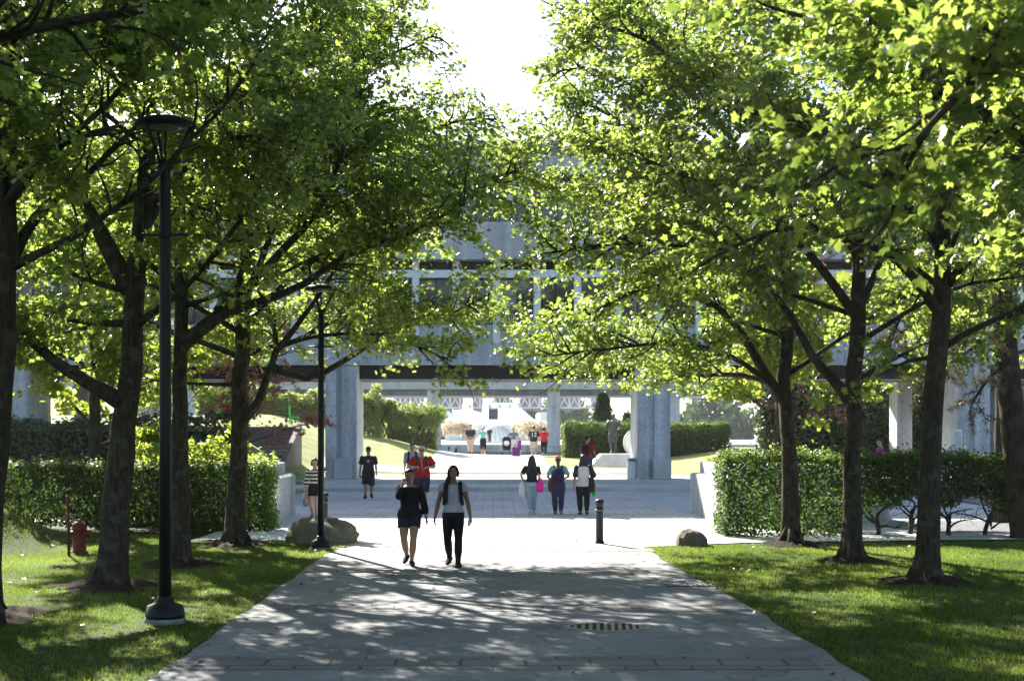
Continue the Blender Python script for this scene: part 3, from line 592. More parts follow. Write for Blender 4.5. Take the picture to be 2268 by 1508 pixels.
hedge('hedge', 'long clipped hedge on the left ending at planter wall', -15.5, -5.05, 30.4, 31.7, lambda x: .12 if x < -7 else .02, 1.46, 42000, .075, 61, M_leaf_hedge, wave=.02, stems=[(-14+1.1*i, 31.0) for i in range(8)], core=False)
hedge('hedge', 'long clipped hedge on the right with bare stems showing below', 4.95, 11.9, 28.9, 30.2, lambda x: .0 if x < 7.5 else (.76+.14*math.sin(x*5) if x > 8.3 else .0+.76*(x-7.5)/.8), 1.68, 32000, .075, 62, M_leaf_hedge,
      stems=[(7.4, 29.5), (8.35, 29.4), (9.15, 29.7), (9.9, 29.4), (10.7, 29.5), (11.5, 29.6)], topn=.34, core=False, wave=.025)
hedge('clipped_hedge', 'dense dark round-ended hedge behind the bronze statue', 4.0, 13.2, 75.5, 78.2, lambda x: height(x, 76)-.02, 2.75, 24000, .12, 63, M_leaf_hedge, zb=1.0, topn=.3)
hedge('ivy_wall', 'tall ivy-covered bank under the right bay of building', 13.2, 23, 66.5, 68.5, lambda x: .2, 4.6, 13000, .2, 64, M_leaf_dark, cat='ivy', zb=.3)
hedge('garden_hedge', 'hedge along the top of raised lawn behind green chair', -17, -6.6, 78, 80, lambda x: float(height(x, 79))-.1, 4.5, 15000, .17, 65, M_leaf_rho, zb=2.5, topn=.4, wave=.3)
hedge('garden_hedge', 'lower leafy hedge closing the lawn behind the round shrubs', -6.6, -3.6, 84, 85.5, lambda x: float(height(x, 85))-.2, 3.2, 7000, .17, 67, M_leaf_rho, zb=1.0, topn=.4, wave=.25)
hedge('ivy_bank', 'dark ground-hugging ivy bank behind the left hedge', -23, -8.4, 44, 46.5, lambda x: .1, 2.6, 15000, .16, 66, M_leaf_dark, cat='ivy', zb=.6, topn=.35, wave=.12)

def shrub(name, label, c, R, H, n, size, lm, seed, group=None, stems=5, lift=.25, fl=1.0, cat='shrub', shape=(OVAL, OVAL_T)):
    r = np.random.default_rng(seed); c = np.array(c, float); root = thing(name, c, label, cat, group)
    pos, nor = [], []
    nb = 16
    cs = [(np.array([r.uniform(-.7, .7)*R, r.uniform(-.7, .7)*R*fl, H*(lift+.32+.33*r.random())]), R*r.uniform(.28, .5)) for _ in range(nb)]
    for cc, rr in cs:
        k = n//nb; dd = nrm(r.standard_normal((k, 3))); q = cc+dd*rr*(r.random((k, 1))**.35)*np.array([1, 1, .8]); ok = (q[:, 2] > H*lift*.8) & (q[:, 2] < H*1.03)
        pos.append(q[ok]); nor.append((dd+UP*.6+r.standard_normal((k, 3))*.5)[ok])
    pos = np.concatenate(pos); nor = np.concatenate(nor)
    link('foliage', leaves_mesh('foliage', pos, nor, size, r, shape), lm, root)
    if stems:
        mb = MB()
        for k in range(stems):
            an = k*2*math.pi/stems; b0 = np.array([math.cos(an)*R*.3, math.sin(an)*R*.3*fl, -.1]); e = cs[k % nb][0]; mid = (b0+e)/2+r.standard_normal(3)*.12*R
            mb.tube(resample([b0, mid, e], .3), .05*R/1.5, 6)
        mb.build('stem', M_bark, root, smooth=True, local=True)
    return root
SH = 'rhododendron shrubs on the far lawn'
for i, (px, d_, R_, H_, lb) in enumerate(((815, 79, 1.15, 2.6, 'leftmost round shrub beside the left bridge column'), (858, 80, 1.15, 2.7, 'middle shrub with bare stems on the far lawn'), (925, 79, 1.7, 2.75, 'widest round shrub on the far lawn, right of the others'))):
    x_ = (px-CX)/F*d_; shrub('shrub', lb, (x_, d_, height(x_, d_)), R_, H_, 9000, .15, M_leaf_rho, 70+i, SH, lift=.14)
for i, (px, d_, lb) in enumerate(((1015, 131, 'pale flowering bush on the far terrace, left of white roof'), (1172, 131, 'pink flowering bush near the right far column'), (1200, 134, 'pink and yellow bush behind woman in red shirt'))):
    shrub('flowering_bush', lb, ((px-CX)/F*d_, d_, 1.32), 2.0, 2.9, 2600, .2, M_leaf_pink, 80+i, 'flowering bushes on the far terrace', stems=0, lift=0.0)
def far_wood():
    r = np.random.default_rng(77); n = 26000; x = r.uniform(-75, 75, n); top = 6+2.2*np.sin(x*.21)+1.5*np.sin(x*.53+1)+1.2*np.sin(x*1.3); z = 1.0+(top-1)*r.random(n)**.8; y = 232+3*np.sin(x*.9)+r.uniform(-4, 4, n)
    pos = np.stack([x, y, z], 1); nor = np.stack([0*x, -1+0*x, .7+0*x], 1)+r.standard_normal((n, 3))*.6
    o = link('far_wood', leaves_mesh('far_wood', pos, nor, 1.1, r, (OVAL, OVAL_T)), M_conifer); tag(o, 'pale distant belt of trees beyond the white roofs', 'wood', kind='stuff')
far_wood()
def conifer(label, c, H, R, seed, n=6000):
    r = np.random.default_rng(seed); c = np.array(c, float); root = thing('conifer_tree', c, label, 'tree', 'conifers behind the far hedge')
    MB().tube([c-UP*.2, c+UP*H*.5, c+UP*H*.97], [R*.09, R*.06, .02], 7).build('trunk', M_bark_pine, root)
    t = r.random(n)**1.25; an = r.uniform(0, 2*math.pi, n); tier = .72+.28*np.abs(np.sin(t*26+an*.5)); rr = R*(1-t)*tier*(r.random(n)**.4)
    pos = np.stack([rr*np.cos(an), rr*np.sin(an), H*(.06+.94*t)-.15*rr], 1); fw = np.stack([np.cos(an), np.sin(an), -.35+0*an], 1)+r.standard_normal((n, 3))*.3
    link('crown', leaves_mesh('crown', pos, np.tile(UP, (n, 1))+r.standard_normal((n, 3))*.4, .34, r, (OVAL, OVAL_T), None, fw), M_conifer, root)
conifer('green conifer behind the clipped hedge and statue', ((1335-CX)/F*86, 86, -.1), 4.9, 1.6, 91)
conifer('smaller conifer touching the right bridge column', ((1392-CX)/F*88, 88, -.1), 3.6, 1.4, 92)

# ------------------------------------------------------------------ concrete bridge building
FY = 57.0                                    # front face
def BX(px): return (px-CX)/F*FY
def BZ(py): return EYE+(CY-py)/F*FY
bld = thing('concrete_building', (0, FY, 0), 'long grey concrete building spanning the plaza on square columns', 'building')
X0, X1 = -27.5, 27.5
D2 = FY+7.6
zs = {k: BZ(v) for k, v in dict(lip=805, beam=760, sill=718, head=614, rail=597, dark=576, panel=494, whead=396, soff=386, par=346, top=316).items()}
def bpart(name, mb, m, par=bld, smooth=False): return mb.build(name, m, par, smooth)
bpart('floor_slab', MB().box(X0, X1, FY+.16, D2, zs['lip']+.002, zs['beam']), M_conc)
for k in range(13): bpart('floor_beam', MB().bevbox(X0+k*(X1-X0)/13+.01, X0+(k+1)*(X1-X0)/13-.01, FY, FY+.155, zs['lip'], zs['beam']+.002, .015), M_conc)
mb = MB().box(X0, X1, FY-.06, FY+.1, zs['lip']-.06, zs['lip']-.003); bpart('beam_drip_edge', mb, M_conc_smooth)
for k in range(13):                            # upper storey precast panels with open joints
    a = X0+k*(X1-X0)/13; b2 = a+(X1-X0)/13
    bpart('spandrel_panel', MB().bevbox(a+.012, b2-.012, FY-.3, FY+.2, zs['dark'], zs['panel'], .02), M_conc)
    bpart('parapet_panel', MB().bevbox(a+.012, b2-.012, FY-.3, FY+.3, zs['soff'], zs['par'], .02), M_conc)
bpart('coping', MB().box(X0-.1, X1+.1, FY-.42, D2+.3, zs['par']+.004, zs['top']), M_conc_dark)
bpart('upper_wall', MB().box(X0, X1, FY+.9, D2-.1, zs['dark']+.01, zs['par']-.004), M_conc)
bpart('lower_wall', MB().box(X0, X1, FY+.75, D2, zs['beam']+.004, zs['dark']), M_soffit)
bpart('upper_floor_slab', MB().box(X0, X1, FY+.21, D2, zs['dark']+.012, zs['dark']+.3), M_conc)
bpart('window_sill_beam', MB().box(X0, X1, FY+.28, FY+.74, zs['beam']+.004, zs['sill']), M_conc_smooth)
bpart('window_head_rail', MB().box(X0, X1, FY+.12, FY+.5, zs['head'], zs['rail']), M_white_metal)
mod = 90/F*FY; k0 = BX(1010)
rw = random.Random(4)
for k in range(-15, 15):
    xm = k0+k*mod
    bpart('mullion', MB().bevbox(xm-.15, xm+.15, FY+.1, FY+.55, zs['beam']+.006, zs['head']-.003, .02), M_white_metal)
    bpart('mullion', MB().box(xm-.14, xm+.14, FY+.2, FY+.55, zs['rail']+.003, zs['dark']-.003), M_white_metal)
    fr = bpart('window', MB().box(xm+.153, xm+mod-.153, FY+.42, FY+.5, zs['sill']+.003, zs['sill']+.07).box(xm+.153, xm+mod-.153, FY+.42, FY+.5, zs['head']-.07, zs['head']-.005)
               .box(xm+mod/2-.03, xm+mod/2+.03, FY+.42, FY+.5, zs['sill']+.073, zs['head']-.073), M_dark_frame)
    MB().add([(xm+.153, FY+.47, zs['sill']+.01), (xm+mod-.153, FY+.47, zs['sill']+.01), (xm+mod-.153, FY+.47+rw.uniform(-.006, .006), zs['head']-.01), (xm+.153, FY+.47+rw.uniform(-.006, .006), zs['head']-.01)], [(0, 1, 2, 3)]).build('pane', M_glass, fr)
    # upper storey: shallow windows behind the panels, some with blinds
    xa, xb = xm+.06, xm+mod-.06
    fr = bpart('window', MB().box(xa, xa+.07, FY+.35, FY+.45, zs['panel'], zs['whead']).box(xb-.07, xb, FY+.35, FY+.45, zs['panel'], zs['whead']).box(xa+.071, xb-.071, FY+.35, FY+.45, zs['whead']-.08, zs['whead'])
               .box(xa+.071, xb-.071, FY+.35, FY+.45, zs['panel'], zs['panel']+.08).box((xa+xb)/2-.03, (xa+xb)/2+.03, FY+.36, FY+.44, zs['panel']+.081, zs['whead']-.081), M_dark_frame)
    MB().add([(xa+.07, FY+.41, zs['panel']+.08), (xb-.07, FY+.41, zs['panel']+.08), (xb-.07, FY+.41, zs['whead']-.08), (xa+.07, FY+.41, zs['whead']-.08)], [(0, 1, 2, 3)]).build('pane', M_glass, fr)
    zb_ = zs['whead']-.08-rw.choice([.3, .55, .75, 1.0, 1.55])
    MB().box(xa+.075, xb-.075, FY+.395, FY+.405, zb_, zs['whead']-.09).build('blind', M_blind, fr)
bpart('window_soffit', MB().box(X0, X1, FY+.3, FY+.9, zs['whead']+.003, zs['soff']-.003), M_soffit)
bpart('back_wall', MB().box(X0, X1, D2+.01, D2+.3, zs['lip'], zs['par']-.01), M_conc)
# columns, the dark cross beam between them, service boxes at their feet
cols = [(BX(720), BX(790), 3.0), (BX(1412), BX(1485), 3.0)]
for sgn in (-1, 1): cols += [(sgn*20.25-.68, sgn*20.25+.68, 3.0)]
for (ca, cb, dep) in cols:
    g0 = ca+(cb-ca)*.36; g1 = g0+.2
    mb = MB().bevbox(ca, g0, FY+.02, FY+dep, -.2, zs['lip']-.07, .03).bevbox(g1, cb, FY+.02, FY+dep, -.2, zs['lip']-.07, .03).box(g0+.001, g1-.001, FY+.14, FY+dep-.1, -.2, zs['lip']-.07)
    bpart('column', mb, M_conc)
    bpart('column_plinth', MB().bevbox(ca-.06, cb+.06, FY-.03, FY+dep+.05, -.1, .37, .02), M_conc)
for bx in (BX(741), BX(1446)):
    bpart('service_box', MB().bevbox(bx, bx+.74, FY-.3, FY-.035, .32, 1.2, .025), M_conc_smooth)
for (a, b2) in ((-19.55, BX(720)-.004), (BX(790)+.004, BX(1412)-.004), (BX(1485)+.004, 19.55), (-27.5, -20.95), (20.95, 27.5)):
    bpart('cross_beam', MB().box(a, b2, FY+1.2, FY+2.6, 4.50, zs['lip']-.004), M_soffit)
    bpart('beam_edge', MB().box(a, b2, FY+1.14, FY+1.19, 4.50, 4.56), M_conc_smooth)
for a, b2 in ((-27.5, -20.95), (20.95, 27.5)):
    bpart('recessed_wall', MB().box(a, b2, FY+2.7, FY+3.0, 0, 4.49), M_slat)
for sx in (-1, 1): bpart('inner_pier', MB().bevbox(sx*18.6-.35, sx*18.6+.35, FY+4.2, FY+5.4, -.1, 5.1, .02), M_conc)
dc = thing('dome_camera', (BX(1062), FY+1.1, 4.5), 'small white dome camera under the dark bridge beam', 'camera')
MB().lathe((BX(1062), FY+1.0, 4.40), [(.11, .10), (.13, .08), (.13, .0)], 14).build('housing', M_white_metal, dc, True)
MB().ball((BX(1062), FY+1.0, 4.40), .1, .1, .1).build('dome', M_black, dc, True)

# planter walls
for (lab, xa, xb, ya, yb, sg) in (('left concrete planter wall with pale raised coping beside hedge', -9.5, -5.42, 33.3, 37.2, -1), ('right concrete planter wall beside lit hedge end', 5.5, 9.6, 32.7, 37.9, 1)):
    pl = thing('planter_wall', ((xa+xb)/2, (ya+yb)/2, 0), lab, 'planter', 'concrete planter walls')
    MB().bevbox(xa, xb, ya, yb, -.1, 1.13, .06).build('wall', M_conc, pl)
    MB().bevbox(xa+.25, xb-.25, ya+.3, yb-.25, 1.134, 1.44, .03).build('coping_block', M_conc_smooth, pl)
    r = np.random.default_rng(int(ya*10)); n = 1600; q = np.stack([r.uniform(xa+.4, xb-.4, n), r.uniform(ya+.5, yb-.4, n), 1.42+r.exponential(.09, n)], 1)-np.array(pl.location)
    link('foliage', leaves_mesh('foliage', q, np.tile(UP, (n, 1))+r.standard_normal((n, 3))*.7, .12, r, (OVAL, OVAL_T)), M_leaf_b, pl)

# stairs up to the raised lawn
st = thing('garden_stairs', (-9.9, 59, 0), 'dark concrete stair flight climbing the raised lawn on left', 'stairs')
for k in range(16):
    MB().bevbox(-11.4, -9.05, 56.4+k*.4, 57.2+k*.4, .0, .3+.15*k, .012).build('step', M_stair, st)
MB().box(-9.04, -8.84, 56.4, 62.6, .0, .62).add([(-9.04, 56.4, .62), (-8.84, 56.4, .62), (-8.84, 62.6, 2.75), (-9.04, 62.6, 2.75), (-9.04, 62.6, .62), (-8.84, 62.6, .62)], [(0, 1, 2, 3), (1, 5, 2), (0, 3, 4), (3, 2, 5, 4)]).build('side_wall', M_stair, st)

# ------------------------------------------------------------------ the far court beyond the bridge
sheet('far_terrace', [(-60, 112), (60, 112), (60, 260), (-60, 260)], 1.32, M_step)
tw_ = thing('terrace_wall', (0, 112, 0), 'low grey wall holding the far terrace', 'wall')
MB().box(-60, 60, 111.6, 112, -1.7, 1.316).build('wall', M_conc, tw_)
MB().box(-8, 26, 111.3, 111.59, -1.6, .75).build('base_course', M_conc_dark, tw_)
fb = thing('far_building', (0, 116, 1.32), 'farther grey building raised on columns beyond the court', 'building')
fd = 116.0
def FX(px): return (px-CX)/F*fd
def FZ(py): return EYE+(CY-py)/F*fd
MB().box(-70, 70, fd, fd+9, FZ(862), FZ(800)).build('floor_beam', M_conc_smooth, fb)
MB().box(-70, 70, fd+.6, fd+8.5, FZ(876), FZ(862)-.004).build('cross_beam', M_conc_dark, fb)
for k in range(-30, 31): MB().box(k*1.35-.12, k*1.35+.12, fd-.18, fd-.004, FZ(846), FZ(838)).build('beam_end', M_conc_smooth, fb)
for (a, b2) in ((945, 975), (1213, 1241), (677, 705), (1480, 1508), (410, 440), (1750, 1778)):
    MB().bevbox(FX(a), FX(b2), fd+.5, fd+2.2, 1.3, FZ(862)-.01, .04).build('column', M_conc, fb)
MB().box(-70, 70, fd+.2, fd+8, FZ(800)+.004, FZ(640)).build('upper_storeys', M_conc, fb)

rf = thing('truss_roof', (0, 150, 6), 'glazed steel truss roof hanging beyond the far columns', 'roof')
td = 150.0
def TX(px): return (px-CX)/F*td
def TZ(py): return EYE+(CY-py)/F*td
xs_ = [TX(975+k*22) for k in range(-8, 18)]
top, bot = TZ(862), TZ(904)
for i, x in enumerate(xs_[:-1]):
    x2 = xs_[i+1]; mb = MB()
    mb.box(x-.09, x+.09, td, td+.18, bot, top); mb.tube([(x, td+.1, bot), (x2, td+.1, top)], .07, 5); mb.tube([(x, td+.1, top), (x2, td+.1, bot)], .07, 5)
    mb.box(x+.091, x2-.091, td, td+.15, bot, bot+.14).box(x+.091, x2-.091, td, td+.15, top-.14, top)
    mb.build('truss_bay', M_truss, rf)
    if i % 4 != 2 and not (11 < i < 16): MB().add([(x+.2, td+1, top), (x2+.4, td+1.6, top), (x2+.2, td+1.8, bot-.1-.2*(i % 3)), (x+.3, td+1.1, bot-.2)], [(0, 1, 2, 3)]).build('roof_slat', M_slat, rf)
sc_ = thing('hanging_screen', (TX(1092), td-.4, TZ(915)), 'dark square screen hanging from the truss roof', 'screen')
MB().bevbox(TX(1082), TX(1103), td-.5, td-.3, TZ(929), TZ(905), .02).build('panel', mat('dark blue screen', (.02, .025, .05), .5, .1, 1, 0), sc_)
MB().tube([(TX(1085), td-.4, TZ(905)), (TX(1085), td-.05, TZ(903))], .05, 5).tube([(TX(1100), td-.4, TZ(905)), (TX(1100), td-.05, TZ(903))], .05, 5).build('bracket', M_black, sc_)
wd_ = 185.0
def WP(px, py, dd=0): return ((px-CX)/F*(wd_+dd), wd_+dd, EYE+(CY-py)/F*(wd_+dd))
wr = thing('white_roof_building', WP(1090, 975), 'pale low building with sloping white roofs beyond the trusses', 'building')
def hip(a, b2, c, d_, dep, m, name):
    """hipped block: eaves a-b2 at height c, ridge d_"""
    (x0, y0, z0), (x1, _, _) = WP(a, c), WP(b2, c); zr = WP(0, d_)[2]; ix = (x1-x0)*.27; iy = dep*.35
    MB().add([(x0, y0, 1.3), (x1, y0, 1.3), (x1, y0+dep, 1.3), (x0, y0+dep, 1.3), (x0, y0, z0), (x1, y0, z0), (x1, y0+dep, z0), (x0, y0+dep, z0), (x0+ix, y0+iy, zr), (x1-ix, y0+iy, zr), (x1-ix, y0+dep-iy, zr), (x0+ix, y0+dep-iy, zr)],
        [(0, 1, 5, 4), (1, 2, 6, 5), (2, 3, 7, 6), (3, 0, 4, 7), (4, 5, 9, 8), (5, 6, 10, 9), (6, 7, 11, 10), (7, 4, 8, 11), (8, 9, 10, 11)]).build(name, m, wr)
hip(1005, 1195, 940, 888, 30, M_whiteroof, 'main_roof')
for k, (a, b2) in enumerate(((985, 1004), (1197, 1240))): MB().box(WP(a, 0)[0], WP(b2, 0)[0], wd_+2, wd_+20, 1.3, WP(0, 912)[2]).build('side_wing', M_whiteroof, wr)
sk = thing('skylight_dome', (0, 140, 1.32), 'small ribbed glass skylight on the far terrace', 'skylight')
mb = MB(); 
mb.lathe(((1097-CX)/F*140, 140, 1.32), [(2.3, 0), (2.2, .25), (1.5, 1.0), (.75, 1.7), (.3, 1.9), (.05, 1.95)], 24); mb.build('glass_shell', M_whiteroof, sk, True)
mb = MB()
for k in range(24):
    a = k*math.pi/12; cc = np.array(((1097-CX)/F*140, 140, 1.32)); e = np.array([math.cos(a), math.sin(a), 0]); mb.tube([cc+e*2.24+UP*.26, cc+e*1.54+UP*1.02, cc+e*.79+UP*1.72], .035, 4)
mb.build('rib', M_truss, sk)

# ------------------------------------------------------------------ street furniture
def lamp():
    lp = thing('street_lamp', (0, 0, 0), 'nearer black disc-topped lamp post on the left lawn', 'street lamp', 'black disc-topped lamp posts')
    k = dict(local=True)
    MB().lathe((0, 0, 0), [(.2, -.1), (.2, .03), (.195, .05)], 24).build('footing', M_conc_dark, lp, **k)
    MB().lathe((0, 0, 0), [(.19, .05), (.195, .08), (.175, .17), (.10, .20), (.085, .24), (.07, .27)], 24).build('base_cover', M_black, lp, True, **k)
    MB().lathe((0, 0, 0), [(.062, .2), (.060, 2.0), (.054, 4.5), (.052, 4.52)], 18).build('pole', M_black, lp, True, **k)
    MB().lathe((0, 0, 4.5), [(.06, 0), (.085, .01), (.085, .05), (.06, .06)], 18).build('collar', M_black, lp, True, **k)
    for a in (0, 2*math.pi/3, 4*math.pi/3):
        a += 0.0; MB().tube([(.06*math.cos(a), .06*math.sin(a), 4.54), (.27*math.cos(a), .27*math.sin(a), 4.96)], .016, 8).build('arm', M_black, lp, True, **k)
    MB().tube([(0, 0, 4.55), (0, 0, 4.95)], .012, 8).build('conduit', M_black, lp, True, **k)
    MB().lathe((0, 0, 4.93), [(.29, .0), (.305, .02), (.30, .045), (.22, .085), (.10, .11), (.02, .115)], 28).build('lamp_head', M_black, lp, True, **k)
    MB().lathe((0, 0, 4.90), [(.12, 0), (.17, .02), (.18, .035)], 20).build('lens', mat('lamp lens', (.16, .16, .15), .4, .02, 3, 0), lp, True, **k)
    MB().tube([(-.23, 0, 3.86), (.23, 0, 3.86)], .016, 8).build('banner_bar', M_black, lp, True, **k)
    MB().lathe((0, 0, 3.82), [(.06, 0), (.068, .01), (.068, .07), (.06, .08)], 16).build('bar_clamp', M_black, lp, True, **k)
    return lp
l1 = lamp(); l1.location = G(366, 1378); l1.scale = (1.17, 1.17, 1.17)
l2 = copy_tree(l1); l2.location = G(711, 1217); l2.scale = (1, 1, 1); l2['label'] = 'farther black disc-topped lamp post beside the left boulder'
def bollard():
    b = thing('bollard', (0, 0, 0), 'dark ribbed bollard on the open right side of path', 'bollard', 'dark ribbed bollards')
    MB().lathe((0, 0, 0), [(.09, -.05), (.095, .0), (.095, .05), (.08, .06), (.075, .09), (.075, .66), (.09, .665), (.09, .69), (.075, .695), (.075, .72), (.075, .80), (.088, .805), (.088, .86), (.07, .885), (.03, .895)], 20).build('shaft', M_black, b, True, local=True)
    MB().lathe((0, 0, .67), [(.0905, 0), (.092, .005), (.092, .015), (.0905, .02)], 20).build('ring', M_white_metal if False else M_iron, b, True, local=True)
    return b
b1 = bollard(); b1.location = G(1328, 1204)
b2_ = copy_tree(b1); b2_.location = ((719-CX)/F*30.0, 30.0, .012); b2_['label'] = 'dark ribbed bollard half hidden behind the farther lamp post'
hy = thing('fire_hydrant', G(176, 1224), 'squat red fire hydrant on the left lawn beside red post', 'fire hydrant'); c = np.array(hy.location)
MB().lathe(c, [(.16, -.05), (.16, .03), (.125, .04), (.12, .42), (.135, .44), (.135, .48)], 18).build('barrel', M_red_paint, hy, True)
MB().lathe(c, [(.135, .482), (.12, .53), (.08, .575), (.03, .59), (.03, .62), (.01, .625)], 18).build('bonnet', M_red_paint, hy, True)
MB().tube([c+(.1, -.02, .36), c+(.19, -.03, .36)], .065, 12).tube([c+(.19, -.03, .36), c+(.22, -.03, .36)], .08, 6).build('outlet', M_red_paint, hy)
MB().tube([c+(-.1, -.02, .36), c+(-.15, -.03, .36)], .05, 12).build('outlet', M_red_paint, hy)
mp_ = thing('marker_post', G(153, 1231), 'thin leaning red marker post beside the hydrant', 'post'); c = np.array(mp_.location)
MB().tube([c-UP*.1, c+(-.01, 0, .6), c+(-.03, 0, 1.07)], .027, 8).lathe(c+(-.03, 0, 1.07), [(.027, 0), (.022, .015), (.005, .02)], 8).build('post', M_red_paint, mp_, True)
MB().lathe(c+(0, 0, .95), [(.034, 0), (.034, .05)], 8).build('collar', M_red_paint, mp_)

def boulder(label, c, sx, sy, sz, seed, skew=0.):
    r = np.random.default_rng(seed); c = np.array(c); mb = MB(); n, m = 30, 16; rings = []
    ph = r.uniform(0, 6, 8)
    for i in range(m+1):
        t = -.75+(math.pi/2+.72)*i/m; ring = []
        for k in range(n):
            a = 2*math.pi*k/n; dx, dy, dz = math.cos(t)*math.cos(a), math.cos(t)*math.sin(a), math.sin(t)
            q = 1+.06*math.sin(2*a+ph[0]+dz*2)+.07*math.sin(3*a+ph[1]+2*dz)+.05*math.sin(7*a+ph[2]+5*dz)+.035*math.sin(11*a+9*dz+ph[3])+.012*r.standard_normal()
            e = .72                                   # blocky
            f_ = lambda v: math.copysign(abs(v)**e, v)
            ring.append(c+np.array([sx*q*f_(dx)+skew*sz*dz, sy*q*f_(dy), sz*q*f_(dz)*(1-.16*dx)]))
        rings.append(ring)
    mb.loft(rings); o = mb.build('boulder', M_rock, smooth=True); tag(o, label, 'boulder', 'boulders beside the path'); return o
boulder('large lichen-brown boulder behind the farther lamp post', ((716-CX)/F*27.4, 27.4, .0), .70, .5, .46, 5)
boulder('small dark boulder at the edge of right lawn', ((1533-CX)/F*26.7, 26.7, 0), .29, .26, .29, 8)

def grate(label, c, a, b_, bars):
    g = thing('drain_grate', c, label, 'drain grate', None); c = np.array(c)
    n = 40; outer = [(c[0]+a*math.cos(2*math.pi*k/n), c[1]+b_*math.sin(2*math.pi*k/n)) for k in range(n)]; inner = [(c[0]+.86*a*math.cos(2*math.pi*k/n), c[1]+.84*b_*math.sin(2*math.pi*k/n)) for k in range(n)]
    vs = [(x, y, .024) for x, y in outer]+[(x, y, .024) for x, y in inner]+[(x, y, .0) for x, y in outer]; fs = []
    for k in range(n): j = (k+1) % n; fs += [(k, j, n+j, n+k), (k, 2*n+k, 2*n+j, j)]
    MB().add(vs, fs).build('rim', M_iron, g)
    MB().add([(x, y, .0185) for x, y in inner], [tuple(range(n))]).build('pit', M_void, g)
    for k in range(bars):
        t = -1+2*(k+.5)/bars; x = c[0]+t*.84*a; hy_ = .80*b_*math.sqrt(max(.02, 1-t*t)); MB().add([(x-.02+.05*q/6*hy_*3, c[1]-hy_+2*hy_*q/6, .0225) for q in range(7)]+[(x+.02+.05*q/6*hy_*3, c[1]-hy_+2*hy_*q/6, .0225) for q in range(7)], [(q, 7+q, 8+q, q+1) for q in range(6)]).build('bar', M_iron, g)
    return g
grate('round slotted iron drain grate set in the concrete path', G(1345, 1391), .49, .36, 10)
g2 = thing('edge_drain', G(1530, 1298), 'flat dark drain slot at the right edge of path', 'drain'); c = np.array(g2.location)
MB().box(c[0]-.36, c[0]+.36, c[1]-.14, c[1]+.14, .0, .021).build('frame', M_black, g2)
for k in range(9): MB().box(c[0]-.33+k*.075, c[0]-.29+k*.075, c[1]-.12, c[1]+.12, .0215, .026).build('bar', M_iron, g2)

def chair(name, label, c, m, rz, w=.5):
    t = thing(name, c, label, 'chair', None, rz); k = dict(local=True)
    MB().bevbox(-w/2, w/2, -.25, .25, .38, .43, .01).build('seat', m, t, **k)
    mb = MB()
    for i in range(4): mb.box(-w/2+.02, w/2-.02, .235, .26, .5+i*.12, .59+i*.12)
    mb.box(-w/2, -w/2+.05, .22, .27, .42, 1.0).box(w/2-.05, w/2, .22, .27, .42, 1.0).build('backrest', m, t, **k)
    for x in (-w/2+.04, w/2-.04):
        for y in (-.22, .22): MB().box(x-.025, x+.025, y-.025, y+.025, 0, .38).build('leg', m, t, **k)
    return t
x_ = (652-CX)/F*73; chair('garden_chair', 'green wooden chair on top of the raised lawn', (x_, 73, float(height(x_, 73))), M_green_paint, math.radians(90), .55)
x_ = (341-CX)/F*43; chair('garden_chair', 'blue wooden chair behind the left hedge', (x_, 43, .92), M_blue_paint, math.radians(20), .42)
MB().bevbox(x_-.6, x_+.6, 42.5, 43.6, -.2, .915, .05).build('chair_terrace', M_conc_dark); tag(bpy.data.objects['chair_terrace'], kind='structure')
sg = thing('information_sign', ((2121-CX)/F*55, 55, 0), 'white framed notice panel before the far right column', 'sign'); c = np.array(sg.location)
MB().bevbox(c[0]-.17, c[0]+.17, 54.95, 55.05, 1.35, 2.4, .02).build('frame', M_white_metal, sg)
MB().box(c[0]-.13, c[0]+.13, 54.93, 54.949, 1.5, 2.3).build('panel', mat('pale notice paper', (.45, .5, .52), .6, .15, 4, 0), sg)
MB().box(c[0]-.14, c[0]-.1, 54.97, 55.03, 0, 1.349).box(c[0]+.1, c[0]+.14, 54.97, 55.03, 0, 1.349).build('post', M_white_metal, sg)
wb = thing('waste_bin', (5.9, 57.6, .3), 'white waste bin against the right bridge column', 'bin'); c = np.array(wb.location)
MB().bevbox(c[0]-.2, c[0]+.18, 57.3, 57.9, .31, 1.05, .04).build('body', M_white_metal, wb)
MB().bevbox(c[0]-.23, c[0]+.2, 57.27, 57.93, 1.053, 1.2, .05).build('lid', M_white_metal, wb); MB().box(c[0]-.15, c[0]+.13, 57.262, 57.269, 1.08, 1.15).build('opening', M_void, wb)
# statue base and disc
pc = ((1372-CX)/F*70, 70.0); pz = float(height(pc[0], 70))
pln = thing('statue_plinth', (pc[0], 70, pz), 'low sloped stone plinth under the bronze figure', 'plinth')
MB().add([(pc[0]-1.7, 68.6, pz-.2), (pc[0]+1.9, 68.6, pz-.2), (pc[0]+1.9, 71.6, pz-.2), (pc[0]-1.7, 71.6, pz-.2), (pc[0]-.95, 69.3, 1.19), (pc[0]+1.2, 69.3, 1.19), (pc[0]+1.2, 71.1, 1.19), (pc[0]-.95, 71.1, 1.19)],
         [(0, 1, 5, 4), (1, 2, 6, 5), (2, 3, 7, 6), (3, 0, 4, 7), (4, 5, 6, 7)]).build('slab', M_conc_smooth, pln)
ds = thing('stone_disc', ((1402-CX)/F*73, 73, pz), 'upright pale stone ring behind the statue by column', 'sculpture'); c = np.array((ds.location[0], 73, 1.75))
MB().loft([[(c[0]+rr*math.cos(a), c[1]+yy, c[2]+rr*1.3*math.sin(a)) for a in np.linspace(0, 2*math.pi, 32, endpoint=False)] for rr, yy in ((.44, -.08), (.5, -.1), (.52, -.06), (.52, .1), (.48, .12))]).build('ring', M_step, ds, True)
